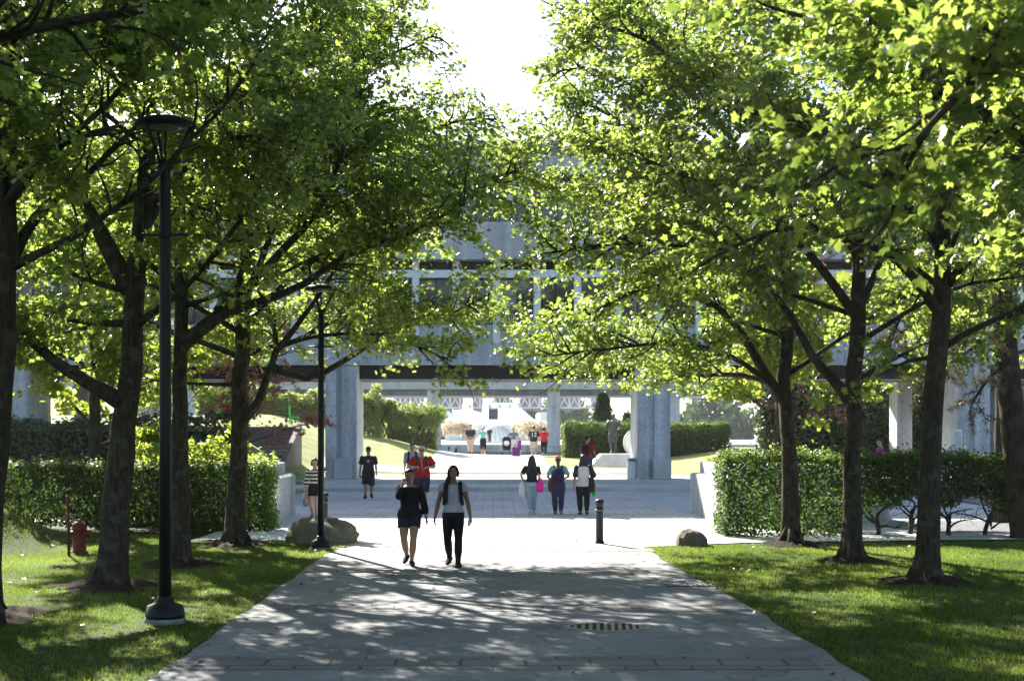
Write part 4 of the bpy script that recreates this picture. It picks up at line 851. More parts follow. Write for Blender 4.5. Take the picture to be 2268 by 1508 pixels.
MB().loft([[(c[0]+rr*math.cos(a), c[1]+yy, c[2]+rr*1.3*math.sin(a)) for a in np.linspace(0, 2*math.pi, 32, endpoint=False)] for rr, yy in ((.43, -.09), (.43, -.06))]).build('face', M_whiteroof, ds)

# ------------------------------------------------------------------ people
def union_mesh(name, mb, vox, smooth=4):
    """fuse overlapping closed shapes into one continuous skin"""
    me = mb.mesh(name+'_src'); o = bpy.data.objects.new('tmp', me); C.objects.link(o)
    r = o.modifiers.new('r', 'REMESH'); r.mode = 'VOXEL'; r.voxel_size = vox; r.use_smooth_shade = True
    s = o.modifiers.new('s', 'SMOOTH'); s.factor = .5; s.iterations = smooth
    dg = bpy.context.evaluated_depsgraph_get(); out = bpy.data.meshes.new_from_object(o.evaluated_get(dg))
    out.name = name; bpy.data.objects.remove(o); bpy.data.meshes.remove(me); return out
def ik(a, c, l1, l2, pole):
    a, c = np.array(a, float), np.array(c, float); v = c-a; L_ = np.linalg.norm(v)
    if L_ > (l1+l2)*.995: c = a+v*((l1+l2)*.995/L_); v = c-a; L_ = np.linalg.norm(v)
    u = v/L_; x = (l1*l1-l2*l2+L_*L_)/(2*L_); hgt = math.sqrt(max(1e-6, l1*l1-x*x)); p = np.array(pole, float); p = p-u*np.dot(p, u); p /= np.linalg.norm(p)+1e-9
    return a+u*x+p*hgt, c
def ell(c, rx, ry, n=18, e=.85):
    f = lambda v: math.copysign(abs(v)**e, v)
    return [(c[0]+rx*f(math.cos(2*math.pi*k/n)), c[1]+ry*f(math.sin(2*math.pi*k/n)), c[2]) for k in range(n)]
def cm(name, col, **k): return mat(name, col, k.pop('rough', .85), k.pop('var', .14), k.pop('scale', 7), k.pop('bump', .6), .2, bdist=.05, **k)
SK_L = cm('light skin', (.50, .30, .22), rough=.55, var=.05); SK_M = cm('tan skin', (.34, .19, .12), rough=.5, var=.05); SK_D = cm('brown skin', (.22, .12, .075), rough=.5, var=.05)
HAIR_B = mat('black hair', (.012, .010, .010), .45, .3, 30, .3); HAIR_BR = mat('brown hair', (.045, .025, .018), .5, .3, 30, .3); HAIR_G = mat('grey hair', (.5, .48, .46), .6, .1, 30, .2)
SHOE_D = cm('dark shoe', (.02, .02, .022)); SHOE_W = cm('pale shoe', (.5, .5, .52)); SHOE_B = cm('grey blue shoe', (.16, .2, .26))

def person(label, loc, h, yaw=0, sex='f', build=1.0, belly=0., skin=SK_M, feet=((.055, -.02, 0), (-.055, .03, 0)), hands=None, hair=('short', HAIR_B), top=None, bottom=None, shoes=SHOE_D,
           head_yaw=0, head_pitch=0, vox=.0075, cap=None, glasses=None, group='people walking in the court', face=True, socks=None, poles=None, extra=None):
    """modelled facing -y (towards the camera at yaw 0); feet and hands are targets in fractions of the height, first the viewer's right"""
    k = build
    sh = (.098 if sex == 'f' else .112)*h; hp = .05*h
    hands = hands or ((.15, .02, .46), (-.15, .0, .46))
    V3 = lambda t: np.array(t, float)*h
    if sex == 'f': TR = [(.465, .072, .055, 0), (.495, .098, .072, .008), (.53, .102, .074, .01), (.57, .088, .064, .004), (.615, .073, .054, 0), (.66, .078, .057, -.002), (.71, .086, .066, -.006), (.75, .088, .064, -.004), (.785, .086, .054, 0), (.81, .075, .045, .002), (.828, .045, .038, .004)]
    else: TR = [(.465, .07, .058, 0), (.495, .09, .07, .006), (.53, .092, .072, .006), (.57, .088, .068, .002), (.615, .085, .064, 0), (.66, .09, .066, 0), (.71, .1, .07, -.002), (.75, .104, .07, 0), (.785, .104, .06, .002), (.81, .09, .05, .004), (.828, .055, .042, .006)]
    def torso(mb, off, z0, z1, flare=0., ex=0):
        rs = []
        zz = [t_[0] for t_ in TR]
        zl = [z0]+[z for z in zz if z0+.008 < z < z1-.004]+[z1]
        for z in zl:
            rx, ry, yo = (np.interp(z, zz, [t_[i] for t_ in TR]) for i in (1, 2, 3))
            bl = belly*math.exp(-((z-.58)/.07)**2); kk = k+(.0 if z < .8 else (1-k)*.5)
            fl = flare*max(0, (.62-z)/.14); rs.append(ell((0, (yo-bl*.4)*h, z*h), (rx*kk+bl*.5+off+fl)*h, (ry*kk+bl*.7+off+fl)*h))
        mb.loft(rs)
    J = {}
    for i, sg in ((0, 1), (1, -1)):
        hipj = V3((sg*.052*k, 0, .505)); fx, fy, fz = feet[i]; ank = V3((fx, fy, .045+fz)); kn, ank = ik(hipj, ank, .237*h, .233*h, (sg*.12, -1, 0))
        shj = np.array([sg*sh*(.88+.12*k), .004*h, .797*h]); pl = (poles[i] if poles else (sg*.6, 1, -.1)); el, wr = ik(shj, V3(hands[i]), .172*h, .15*h, pl)
        J[i] = dict(hip=hipj, knee=kn, ank=ank, sh=shj, el=el, wr=wr, sg=sg)
    def leg(mb, j, off, stop=1.0, r_end=None):
        hipj, kn, an = j['hip'], j['knee'], j['ank']
        pts = [hipj+UP*.02*h, hipj+(kn-hipj)*.35, hipj+(kn-hipj)*.7, kn, kn+(an-kn)*.25, kn+(an-kn)*.55, kn+(an-kn)*.85, an]
        rr = [.056*k, .053*k, .043*k, .034*(.5+.5*k), .036*(.4+.6*k), .033*(.5+.5*k), .022, .0205]
        L_ = 7*stop; out_p, out_r = [], []
        for q in range(8):
            if q <= L_+1e-6: out_p.append(pts[q]); out_r.append(rr[q]*h+off*h)
        q = int(L_)
        if L_-q > .05 and q < 7: f_ = L_-q; out_p.append(pts[q]+(pts[q+1]-pts[q])*f_); out_r.append((rr[q]+(rr[q+1]-rr[q])*f_)*h+off*h)
        if r_end: out_r = [a+(r_end*h)*(i_/(len(out_r)-1))**2 for i_, a in enumerate(out_r)]
        mb.tube(out_p, out_r, 14)
    def arm(mb, j, off, stop=1.0, r_end=0.):
        s_, e_, w_ = j['sh'], j['el'], j['wr']; pts = [s_-np.array([j['sg']*.02*h, 0, -.004*h]), s_+(e_-s_)*.12, s_+(e_-s_)*.5, e_-(e_-s_)*.06, e_+(w_-e_)*.25, e_+(w_-e_)*.65, w_]
        rr = [.034*k, .034*k, .028*k, .0225*(.5+.5*k), .0245*(.5+.5*k), .019, .0155]; L_ = 6*stop; op, orr = [], []
        for q in range(7):
            if q <= L_+1e-6: op.append(pts[q]); orr.append(rr[q]*h+off*h)
        q = int(L_)
        if L_-q > .05 and q < 6: f_ = L_-q; op.append(pts[q]+(pts[q+1]-pts[q])*f_); orr.append((rr[q]+(rr[q+1]-rr[q])*f_)*h+off*h)
        orr = [a+r_end*h*(i_/(len(orr)-1))**2 for i_, a in enumerate(orr)]
        mb.tube(op, orr, 12)
    def hand(mb, j):
        u = nrm(j['wr']-j['el']); w0 = j['wr']; fwd = np.array([0, -1., 0]) if abs(u[1]) < .75 else np.array([-j['sg']*1., 0, .3]); v = nrm(fwd-u*np.dot(fwd, u)); n_ = nrm(np.cross(u, v)); 
        if np.dot(n_, np.array([-j['sg'], 0, 0])) < 0: n_ = -n_
        rings = []
        for s_, wv, tk in ((-.008, .014, .013), (.01, .018, .0125), (.035, .0235, .0125), (.053, .0225, .010)):
            c_ = w0+u*s_*h; rings.append([c_+v*wv*h*math.cos(a)+n_*tk*h*math.sin(a) for a in np.linspace(0, 2*math.pi, 12, endpoint=False)])
        mb.loft(rings)
        for q, ln in enumerate((.042, .047, .043, .034)):
            p = w0+u*.05*h+v*(.0175-.0117*q)*h; pts = [p]; a = .2
            for s_ in (.42, .33, .25):
                a += .32+.05*q; dd = u*math.cos(a)+n_*math.sin(a); pts.append(pts[-1]+dd*ln*s_*h)
            mb.tube(pts, [.0072*h, .0068*h, .0062*h, .0052*h], 7)
        p = w0+u*.012*h+v*.016*h; q1 = p+nrm(u*.75+v*.65+n_*.2)*.024*h; mb.tube([p, q1, q1+nrm(u*.9+v*.25+n_*.4)*.02*h], [.0095*h, .008*h, .006*h], 7)
        j['palm'] = w0+u*.045*h+n_*.02*h
    bm = MB(); torso(bm, 0, .465, .828)
    bm.tube([(0, .004*h, .815*h), (0, .002*h, .845*h), (0, -.006*h, .885*h)], [.042*h, .0315*h, .031*h], 14)
    for i in (0, 1):
        leg(bm, J[i], 0); arm(bm, J[i], 0); hand(bm, J[i])
        a = J[i]['ank']; up = feet[i][2]; pitch = min(.9, up*7); fw_ = np.array([J[i]['sg']*.18, -math.cos(pitch), -math.sin(pitch)]); fw_ = nrm(fw_)
        hl = a-fw_*.028*h-UP*.022*h; J[i]['foot'] = (hl, fw_)
        bm.tube([hl, hl+fw_*.04*h, hl+fw_*.09*h-UP*.006*h, hl+fw_*.135*h-UP*.012*h], [.021*h, .024*h, .026*h, .014*h], 10, ry=[.02*h, .024*h, .016*h, .009*h], ref=(1, 0, 0))
    # head
    hd = MB(); HH = .132*h; hc = np.array([0, -.006*h, .932*h])
    for rg in [[(-.52, .11, .12, -.17), (-.43, .2, .22, -.12), (-.27, .285, .33, -.055), (-.06, .325, .40, -.012), (.1, .345, .425, .01), (.26, .335, .42, .02), (.4, .265, .34, .03), (.49, .12, .16, .03)]]:
        hd.loft([ell(hc+np.array([0, yo, z])*HH, rx*HH, ry*HH, 18, .95) for z, rx, ry, yo in rg])
    hd.tube([hc+np.array([0, -.39, .06])*HH, hc+np.array([0, -.46, -.08])*HH, hc+np.array([0, -.5, -.13])*HH, hc+np.array([0, -.40, -.17])*HH], [.03*HH, .045*HH, .06*HH, .04*HH], 8)
    hd.tube([hc+np.array([-.16, -.36, .10])*HH, hc+np.array([0, -.405, .10])*HH, hc+np.array([.16, -.36, .10])*HH], .035*HH, 6)
    hd.tube([hc+np.array([-.1, -.37, -.285])*HH, hc+np.array([0, -.405, -.28])*HH, hc+np.array([.1, -.37, -.285])*HH], .032*HH, 6)
    for sg in (-1, 1): hd.ball(hc+np.array([sg*.35, .02, -.04])*HH, .045*HH, .1*HH, .14*HH, 8, 6)
    cy_, sy_, cp, sp_ = math.cos(head_yaw), math.sin(head_yaw), math.cos(head_pitch), math.sin(head_pitch); pv = np.array([0, .0, .868*h])
    Rm = np.array([[cy_, -sy_, 0], [sy_, cy_, 0], [0, 0, 1]]) @ np.array([[1, 0, 0], [0, cp, -sp_], [0, sp_, cp]])
    def HR(mb):
        mb.v = [tuple(Rm @ (np.array(p)-pv)+pv) for p in mb.v]; return mb
    def hp_(x, y, z): return hc+np.array([x, y, z])*HH
    HR(hd); bm.add(hd.v, hd.f)
    me = union_mesh('body', bm, vox, 3)
    o = bpy.data.objects.new('person', me); C.objects.link(o); me.materials.append(skin); tag(o, label, 'person', group)
    o.location = tuple(float(v) for v in loc); o.rotation_euler = (0, 0, yaw)
    def child(name, mb, m, v=None, sm=4):
        me_ = union_mesh(name, mb, v or vox*1.25, sm); return link(name, me_, m, o)
    if face:
        for sg in (-1, 1): HR(MB().ball(hp_(sg*.145, -.375, .01), .05*HH, .03*HH, .028*HH, 8, 6)).build('eye', mat('dark eye', (.02, .015, .012), .3, .05, 5, 0), o, True, local=True)
        HR(MB().tube([hp_(-.1, -.385, -.285), hp_(0, -.425, -.28), hp_(.1, -.385, -.285)], .026*HH, 6)).build('mouth', mat('lips', (.26, .10, .085), .5, .05, 5, 0), o, True, local=True)
    st_, hm = hair
    if st_:
        mb = MB(); full = 1.0 if st_ != 'thin' else .97
        capr = [(-.30, .26, .24, .20), (-.15, .335, .30, .17), (.0, .37, .36, .12), (.16, .385, .42, .065), (.30, .37, .44, .035), (.42, .30, .37, .035), (.52, .19, .24, .035), (.56, .06, .08, .03)]
        mb.loft([ell(hp_(0, yo, z), rx*HH*full, ry*HH*full, 18, .95) for z, rx, ry, yo in capr]); HR(mb)
        if st_ == 'long':
            mb.tube([hp_(0, .12, .1), hp_(0, .2, -.35), hp_(0, .36, -1.0), hp_(0, .42, -1.6), hp_(0, .42, -2.05)], [.42*HH, .52*HH, .66*HH, .6*HH, .38*HH], 14, ry=[.3*HH, .26*HH, .2*HH, .16*HH, .1*HH], ref=(1, 0, 0))
        elif st_ == 'bob':
            for sg in (-1, 1): mb.tube([hp_(sg*.26, .05, .25), hp_(sg*.36, .05, -.1), hp_(sg*.37, .06, -.45)], [.16*HH, .16*HH, .13*HH], 8)
            mb.tube([hp_(0, .2, .1), hp_(0, .3, -.45)], [.36*HH, .36*HH], 12, ry=[.2*HH, .17*HH], ref=(1, 0, 0))
        elif st_ == 'side':
            mb.tube([hp_(-.1, .3, -.1), hp_(-.36, .15, -.45), hp_(-.5, -.2, -.85), hp_(-.52, -.5, -1.3), hp_(-.5, -.55, -1.9), hp_(-.46, -.5, -2.4)], [.2*HH, .2*HH, .17*HH, .16*HH, .13*HH, .05*HH], 10)
            mb.tube([hp_(-.3, -.15, .3), hp_(-.37, -.08, 0), hp_(-.36, .05, -.35)], [.08*HH, .1*HH, .09*HH], 8); mb.tube([hp_(.3, -.15, .3), hp_(.37, -.05, 0), hp_(.34, .1, -.35)], [.08*HH, .1*HH, .09*HH], 8)
        elif st_ == 'tail':
            mb.tube([hp_(0, .42, .1), hp_(0, .6, -.2), hp_(.03, .58, -.8), hp_(.05, .5, -1.3)], [.12*HH, .17*HH, .16*HH, .06*HH], 9)
        elif st_ == 'bun': mb.ball(hp_(0, .35, .45), .22*HH, .22*HH, .2*HH)
        child('hair', mb, hm, max(.008, vox), 2)
    if cap:
        mb = MB(); mb.loft([ell(hp_(0, .03, z), rx*HH, ry*HH, 18, .98) for z, rx, ry in ((.10, .40, .47), (.3, .395, .46), (.46, .31, .38), (.57, .16, .2), (.6, .05, .07))])
        mb.loft([ell(hp_(0, yo, .13-(.02 if yo < -.5 else 0)), rx*HH, .05*HH, 12) for yo, rx in ((-.35, .3), (-.6, .3))]) if False else mb.tube([hp_(0, -.3, .16), hp_(0, -.55, .13), hp_(0, -.78, .08)], [.33*HH, .31*HH, .2*HH], 12, ry=[.035*HH]*3, ref=(1, 0, 0))
        HR(mb); child('cap', mb, cap, max(.008, vox), 2)
    if glasses:
        mb = MB()
        for sg in (-1, 1): mb.tube([hp_(sg*.15, -.42, .0), hp_(sg*.15, -.445, .0)], [.115*HH]*2, 10); mb.tube([hp_(sg*.26, -.42, .03), hp_(sg*.38, -.1, .03)], .018*HH, 5)
        mb.tube([hp_(-.05, -.44, .03), hp_(.05, -.44, .03)], .02*HH, 5); HR(mb).build('glasses', glasses, o, local=True)
    if bottom:
        kind, m_, ln = bottom[:3]; mb = MB(); off = bottom[3] if len(bottom) > 3 else .009
        torso(mb, off, .468, .60)
        if kind == 'skirt':
            for z_, w_, y_ in ((0, 0, 0),): mb.loft([ell((0, .006*h, z), rx*k*h, ry*k*h) for z, rx, ry in ((ln*h, .125, .098), (.47*h, .118, .09), (.53*h, .112, .084), (.60*h, .088, .066))])
        else:
            for i in (0, 1): leg(mb, J[i], off, ln, bottom[4] if len(bottom) > 4 else None)
        child({'skirt': 'skirt', 'shorts': 'shorts'}.get(kind, 'trousers'), mb, m_)
    if top:
        m_ = top['m']; mb = MB(); off = top.get('off', .012); torso(mb, off, top.get('hem', .50), top.get('neck', .822), top.get('flare', .0))
        if top.get('sleeve', .4) > 0 and not top.get('m2'):
            for i in (0, 1): arm(mb, J[i], off, top['sleeve'], top.get('cuff', .004))
        else:
            for i in (0, 1): arm(mb, J[i], off*.6, .13)
        child('shirt', mb, m_)
        if top.get('m2'):
            for i in (0, 1): mb = MB(); arm(mb, J[i], off+.001, top['sleeve'], top.get('cuff', .004)); child('sleeve', mb, top['m2'])
    for i in (0, 1):
        hl, fw_ = J[i]['foot']; mb = MB()
        mb.tube([hl-fw_*.008*h, hl+fw_*.04*h, hl+fw_*.09*h-UP*.006*h, hl+fw_*.145*h-UP*.013*h], [.026*h, .029*h, .031*h, .018*h], 12, ry=[.026*h, .027*h, .021*h, .013*h], ref=(1, 0, 0))
        if socks: mb.tube([J[i]['ank']-UP*.02*h, J[i]['ank']+(J[i]['knee']-J[i]['ank'])*.12], [.027*h, .026*h], 10)
        child('shoe', mb, shoes, max(.008, vox), 2)
    def wpt(p): 
        c_, s_ = math.cos(yaw), math.sin(yaw); return np.array([o.location.x+c_*p[0]-s_*p[1], o.location.y+s_*p[0]+c_*p[1], o.location.z+p[2]])
    o_info = dict(o=o, J=J, h=h, yaw=yaw, w=wpt, hp=hp_, k=k, TR=TR); return o_info
def lt(name, me_or_mb, m, info, label=None, cat=None, parent=None, smooth=True, vox=None, loc=None):
    """something worn or carried, modelled in the wearer's own axes but standing as a thing of its own"""
    me = union_mesh(name, me_or_mb, vox, 2) if vox else me_or_mb.mesh(name)
    o = link(name, me, m, parent, smooth)
    if parent is None:
        o.location = info['o'].location; o.rotation_euler = info['o'].rotation_euler; tag(o, label, cat)
    return o
def backpack(info, label, m, sx=1.0, sz=1.0, m2=None, straps=True):
    h = info['h']; k = info['k']; y0 = .062*h*k
    mb = MB(); mb.loft([ell((0, y0+.055*h*s_, z*h), rx*h*sx, .055*h*s_, 16, .6) for z, rx, s_ in ((.56-.04*(sz-1)*4, .07, .75), (.58, .085, 1.0), (.66, .09, 1.1), (.73, .085, .95), (.785, .066, .7), (.80, .04, .4))])
    root = thing('backpack', info['o'].location, label, 'backpack'); root.rotation_euler = info['o'].rotation_euler
    lt('bag_body', mb, m, info, parent=root, vox=.012)
    mb = MB(); mb.loft([ell((0, y0+.105*h+.02*h*s_, z*h), rx*h*sx, .025*h*s_, 14, .6) for z, rx, s_ in ((.575, .055, .8), (.60, .065, 1.1), (.65, .065, 1.0), (.67, .05, .6))]); lt('front_pocket', mb, m2 or m, info, parent=root, vox=.012)
    if straps:
        for sg in (-1, 1):
            mb = MB(); x = sg*.068*h; pts = [(x, y0+.02*h, .80*h), (x*1.02, .035*h, .832*h), (x*1.04, -.02*h, .832*h), (x*1.06, -.067*h*k-.01*h, .79*h), (x*1.12, -.085*h*k, .72*h), (x*1.25, -.065*h*k, .65*h), (x*1.35*k, 0, .61*h), (x*1.1, y0+.02*h, .595*h)]
            mb.tube(resample([np.array(p) for p in pts], .05), .02*h, 8, ry=.007*h, ref=(1, 0, 0)); lt('strap', mb, m2 or m, info, parent=root)
    return root
def tote(info, label, c, w, d_, hgt, m, ms, top, name='tote_bag', cat='bag'):
    h = info['h']; root = thing(name, info['o'].location, label, cat); root.rotation_euler = info['o'].rotation_euler
    mb = MB(); mb.loft([ell((c[0], c[1], c[2]+z), a, b_, 14, .7) for z, a, b_ in ((-hgt, d_*.55, w*.35), (-hgt*.93, d_*.95, w*.48), (-hgt*.5, d_*1.1, w*.5), (0, d_*.6, w*.42))]); lt('bag_body', mb, m, info, parent=root)
    for sg in (-1, 1):
        mb = MB(); mb.tube(resample([np.array(c)+(0, sg*w*.25, -.03), np.array([top[0], top[1]+sg*.045, top[2]-.12]), np.array([top[0], top[1], top[2]])], .05), .012, 6); lt('strap', mb, ms, info, parent=root)
    return root
def on(x, y): return np.array([x, y, .012 if y < 52 else (.15 if y < 56 else (.3 if y < 64.6 else float(height(x, y))+.04))])
def at_px(px, y): x = (px-CX)/F*y; return on(x, y)
WK1 = ((.05, -.10, .0), (-.05, .13, .05)); WK2 = ((.05, .12, .05), (-.05, -.10, .0))
T = lambda n, c, **k: cm(n, c, **k)

pa = person('woman in black top and dark shorts talking on phone', at_px(907, 22.7), 1.60, 0, 'f', 1.08, .01, SK_M, ((.03, -.13, 0), (-.035, .10, .045)), ((.185, -.02, .455), (-.075, -.065, .835)), ('tail', HAIR_B),
     dict(m=T('black knit top', (.016, .016, .018)), sleeve=.86, hem=.50, flare=.014, off=.013, neck=.815, cuff=.003), ('shorts', T('navy denim shorts', (.02, .025, .045)), .21, .010, .006), SHOE_D, vox=.006, poles=((.8, .7, 0), (-.35, .1, -1)))
mb = MB(); pw = pa['J'][1]['palm']; mb.bevbox(-.035, .035, -.006, .006, -.07, .07, .008); mb.v = [tuple(np.array(p)[[1, 0, 2]]*np.array([1, 1, 1])+np.array([-.105, -.065, 1.46])) for p in mb.v]
lt('mobile_phone', mb, M_black, pa, 'dark mobile phone held to the ear of woman in shorts', 'phone', smooth=False)
pb = person('woman in grey T-shirt and black skinny trousers looking up', at_px(1004, 22.5), 1.665, 0, 'f', .98, 0, SK_D, ((.05, -.10, 0), (-.04, .09, .035)), ((.178, -.03, .455), (-.185, -.01, .47)), ('side', HAIR_B),
     dict(m=T('grey lilac cotton', (.36, .36, .42)), sleeve=.27, hem=.535, flare=.004, off=.010, neck=.812), ('trousers', T('black denim', (.012, .012, .014)), .97, .006), T('black boot', (.014, .012, .012)), head_pitch=-.22, vox=.006, poles=((.5, .9, 0), (-.5, .9, 0)), socks=True)
backpack(pb, 'black backpack on the woman in grey T-shirt', T('black nylon', (.015, .015, .017)), .85, .9)
mb = MB(); q = pb['J'][0]['palm']; mb.lathe(q-UP*.07+np.array([0, -.03, 0]), [(.022, 0), (.026, .01), (.026, .09), (.012, .11), (.012, .125)], 12)
lt('drink_bottle', mb, T('pale bottle', (.6, .62, .66), rough=.3), pb, 'small pale bottle held by the woman in grey T-shirt', 'bottle')

pc_ = person('heavy man in red T-shirt and navy shorts with white earphones', at_px(934, 40), 1.84, 0, 'm', 1.16, .035, SK_L, WK1, ((.11, -.11, .66), (-.10, -.12, .665)), ('thin', HAIR_G),
     dict(m=T('red cotton', (.36, .012, .018)), sleeve=.44, hem=.49, off=.016, flare=.012, cuff=.012), ('shorts', T('navy shorts', (.018, .022, .06)), .47, .016, .014), SHOE_B, glasses=M_black, vox=.011, poles=((.9, .5, -.5), (-.9, .5, -.5)), socks=True)
mb = MB()
for sg in (-1, 1): mb.tube([np.array(p)*1.84 for p in ((sg*.047, -.01, .925), (sg*.04, -.07, .84), (0, -.115, .76))], .004, 4)
mb.tube([np.array(p)*1.84 for p in ((0, -.115, .76), (.01, -.14, .68), (.03, -.15, .6))], .004, 4)
lt('earphones', mb, T('white cable', (.8, .8, .8), var=.02), pc_, 'white earphone cord on the man in red T-shirt', 'earphones')
backpack(pc_, 'dark backpack slung on the man in red T-shirt', T('dark grey nylon', (.03, .03, .035)), .95)
pd_ = person('man in pale grey shirt walking behind the red T-shirt man', at_px(913, 49.6), 1.86, .1, 'm', 1.0, 0, SK_L, WK2, ((.13, -.05, .47), (-.15, -.0, .46)), ('short', HAIR_B),
     dict(m=T('pale grey cotton', (.42, .44, .46)), sleeve=.6, hem=.49, off=.014, flare=.008), ('trousers', T('dark blue denim', (.03, .04, .085)), .98, .012), SHOE_W, vox=.013)
backpack(pd_, 'navy backpack on the man in pale grey shirt', T('navy nylon', (.02, .025, .05)), .9)
pe = person('man in black printed T-shirt, shorts, cap and sunglasses', at_px(816, 46.3), 1.76, .05, 'm', 1.02, .008, SK_M, ((.055, .08, .02), (-.055, -.09, 0)), ((.16, -.02, .46), (-.17, .0, .455)), ('short', HAIR_B),
     dict(m=T('black cotton', (.014, .013, .017)), sleeve=.46, hem=.475, off=.017, flare=.012, cuff=.016), ('shorts', T('black sport shorts', (.015, .014, .018)), .44, .018, .018), SHOE_D, cap=T('dark grey cap', (.03, .03, .035)), glasses=M_black, vox=.011, socks=True)
hh = 1.76; fy = -(.067*1.02+.02)*hh
for (nm, cx_, cz, rx, rz, m_) in (('print_badge', 0, .725, .034, .026, T('print blue', (.06, .1, .3))), ('print_badge', 0, .733, .014, .014, T('print white', (.55, .6, .7))), ('print_badge', 0, .708, .03, .005, MATS.get('print white') or T('print white', (.55, .6, .7))), ('print_arc', 0, .752, .04, .005, T('print red', (.28, .04, .07)))):
    dy = {'print blue': .002, 'print white': .006, 'print red': .002}[m_.name]
    mb = MB(); yy = fy-.006-dy; mb.loft([[(cx_*hh+rx*hh*math.cos(a), yy+e, cz*hh+rz*hh*math.sin(a)) for a in np.linspace(0, 2*math.pi, 18, endpoint=False)] for e in (.02, 0)]); mb.build(nm, m_, pe['o'], local=True)
mb = MB(); q = pe['J'][1]['palm']; mb.ball(q-UP*.03, .04, .05, .045); lt('hand_ball', mb, T('orange red rubber', (.4, .08, .04)), pe, 'small reddish object in the right hand of cap-wearing man', 'handheld object')

m_st, t_, b_s, N, L = nodes('black white striped knit'); tc = N('ShaderNodeTexCoord'); sp = N('ShaderNodeSeparateXYZ'); L(tc.outputs['Object'], sp.inputs[0]); mm = N('ShaderNodeMath'); mm.operation = 'MULTIPLY'; mm.inputs[1].default_value = 10.5; L(sp.outputs['Z'], mm.inputs[0])
fr_ = N('ShaderNodeMath'); fr_.operation = 'FRACT'; L(mm.outputs[0], fr_.inputs[0]); gt = N('ShaderNodeMath'); gt.operation = 'GREATER_THAN'; gt.inputs[1].default_value = .55; L(fr_.outputs[0], gt.inputs[0]); mx = N('ShaderNodeMix'); mx.data_type = 'RGBA'
mx.inputs['A'].default_value = (.015, .014, .018, 1); mx.inputs['B'].default_value = (.6, .56, .56, 1); L(gt.outputs[0], mx.inputs['Factor']); L(mx.outputs['Result'], b_s.inputs['Base Color']); b_s.inputs['Roughness'].default_value = .9
pf = person('woman in striped top and black skirt behind farther lamp post', at_px(697, 35.4), 1.56, .0, 'f', .98, 0, SK_L, ((.03, -.02, 0), (-.045, .06, .02)), ((.07, -.10, .86), (-.16, -.02, .47)), ('bob', HAIR_B),
     dict(m=m_st, sleeve=.92, hem=.56, off=.012, neck=.805, cuff=.004), ('skirt', T('black skirt', (.014, .013, .015)), .37), SHOE_B, vox=.010, poles=((1, -.1, -.6), (-.6, .8, 0)))
q = pf['J'][1]['palm']; tote(pf, 'grey patterned bag hanging from hand of woman in striped top', (q[0], q[1], q[2]-.04), .24, .07, .34, T('patterned grey cloth', (.25, .25, .27), var=.7, scale=22), M_black, (q[0], q[1], q[2]+.03), 'hand_bag')

BK = math.pi
ga = person('woman with long black hair, black top and light blue jeans', at_px(1178, 36.9), 1.61, BK, 'f', 1.0, 0, SK_L, ((.03, .12, .04), (-.03, -.09, 0)), ((.145, -.08, .59), (-.14, -.02, .47)), ('long', HAIR_B),
     dict(m=T('black jersey', (.014, .014, .016)), sleeve=.42, hem=.545, off=.013, cuff=.006), ('trousers', T('light blue denim', (.26, .36, .47)), .96, .007), SHOE_W, vox=.010, face=False)
tote(ga, 'bright pink tote bag with yellow straps on shoulder', (-.225, .02, .98), .36, .085, .38, T('pink canvas', (.75, .03, .32)), T('yellow strap', (.75, .7, .05)), (-.155, .0, 1.325))
q = ga['J'][0]['palm']; tote(ga, 'white plastic bag carried by the woman in light jeans', (q[0]+.05, q[1]+.03, q[2]-.02), .3, .1, .42, T('white film', (.62, .64, .68), var=.08), T('white film', (.6, .6, .6)), (q[0], q[1], q[2]+.03), 'plastic_bag')
gb = person('woman with orange cap, ponytail and teal shirt seen from behind', at_px(1236, 36.9), 1.60, BK, 'f', 1.05, 0, SK_M, ((.045, -.03, 0), (-.045, .05, .015)), ((.13, -.10, .60), (-.13, -.12, .62)), ('tail', HAIR_BR),
     dict(m=T('teal cotton', (.16, .42, .40)), sleeve=.42, hem=.52, off=.013), ('trousers', T('indigo denim', (.028, .034, .09)), .98, .013), SHOE_B, cap=T('orange cap', (.55, .16, .07)), vox=.010, face=False)
backpack(gb, 'big navy backpack on the woman with orange cap', T('navy canvas', (.018, .022, .075)), 1.15, 1.2, T('black canvas', (.016, .015, .03)))
tote(gb, 'maroon bag at left side of the woman with orange cap', (.20, .0, .98), .3, .07, .36, T('maroon cloth', (.11, .02, .035)), T('maroon cloth', (.1, .02, .03)), (.15, -.03, 1.28), 'shoulder_bag')
gc = person('woman in white baggy top with dark sleeves and long hair', at_px(1292, 36.9), 1.63, BK, 'f', 1.08, 0, SK_L, ((.05, .0, 0), (-.055, .03, .01)), ((.165, -.02, .455), (-.12, -.10, .60)), ('long', HAIR_B),
     dict(m=T('white jersey', (.55, .55, .57)), m2=T('navy sleeve', (.018, .02, .04)), sleeve=.55, hem=.47, off=.016, flare=.016, cuff=.012), ('trousers', T('black trousers', (.012, .012, .014)), .98, .013), SHOE_D, vox=.010, face=False)
tote(gc, 'black shoulder bag on the woman in white top', (-.215, .03, 1.02), .34, .1, .42, T('black leather', (.014, .014, .016), rough=.5), M_black, (-.145, .0, 1.34), 'shoulder_bag')
mb = MB(); mb.lathe((-.28, .06, .50), [(.05, 0), (.06, .03), (.055, .12), (.03, .16), (.012, .2)], 12); lt('green_pouch', mb, T('green plastic', (.03, .5, .1)), gc, 'bright green pouch hanging below the black shoulder bag', 'pouch')
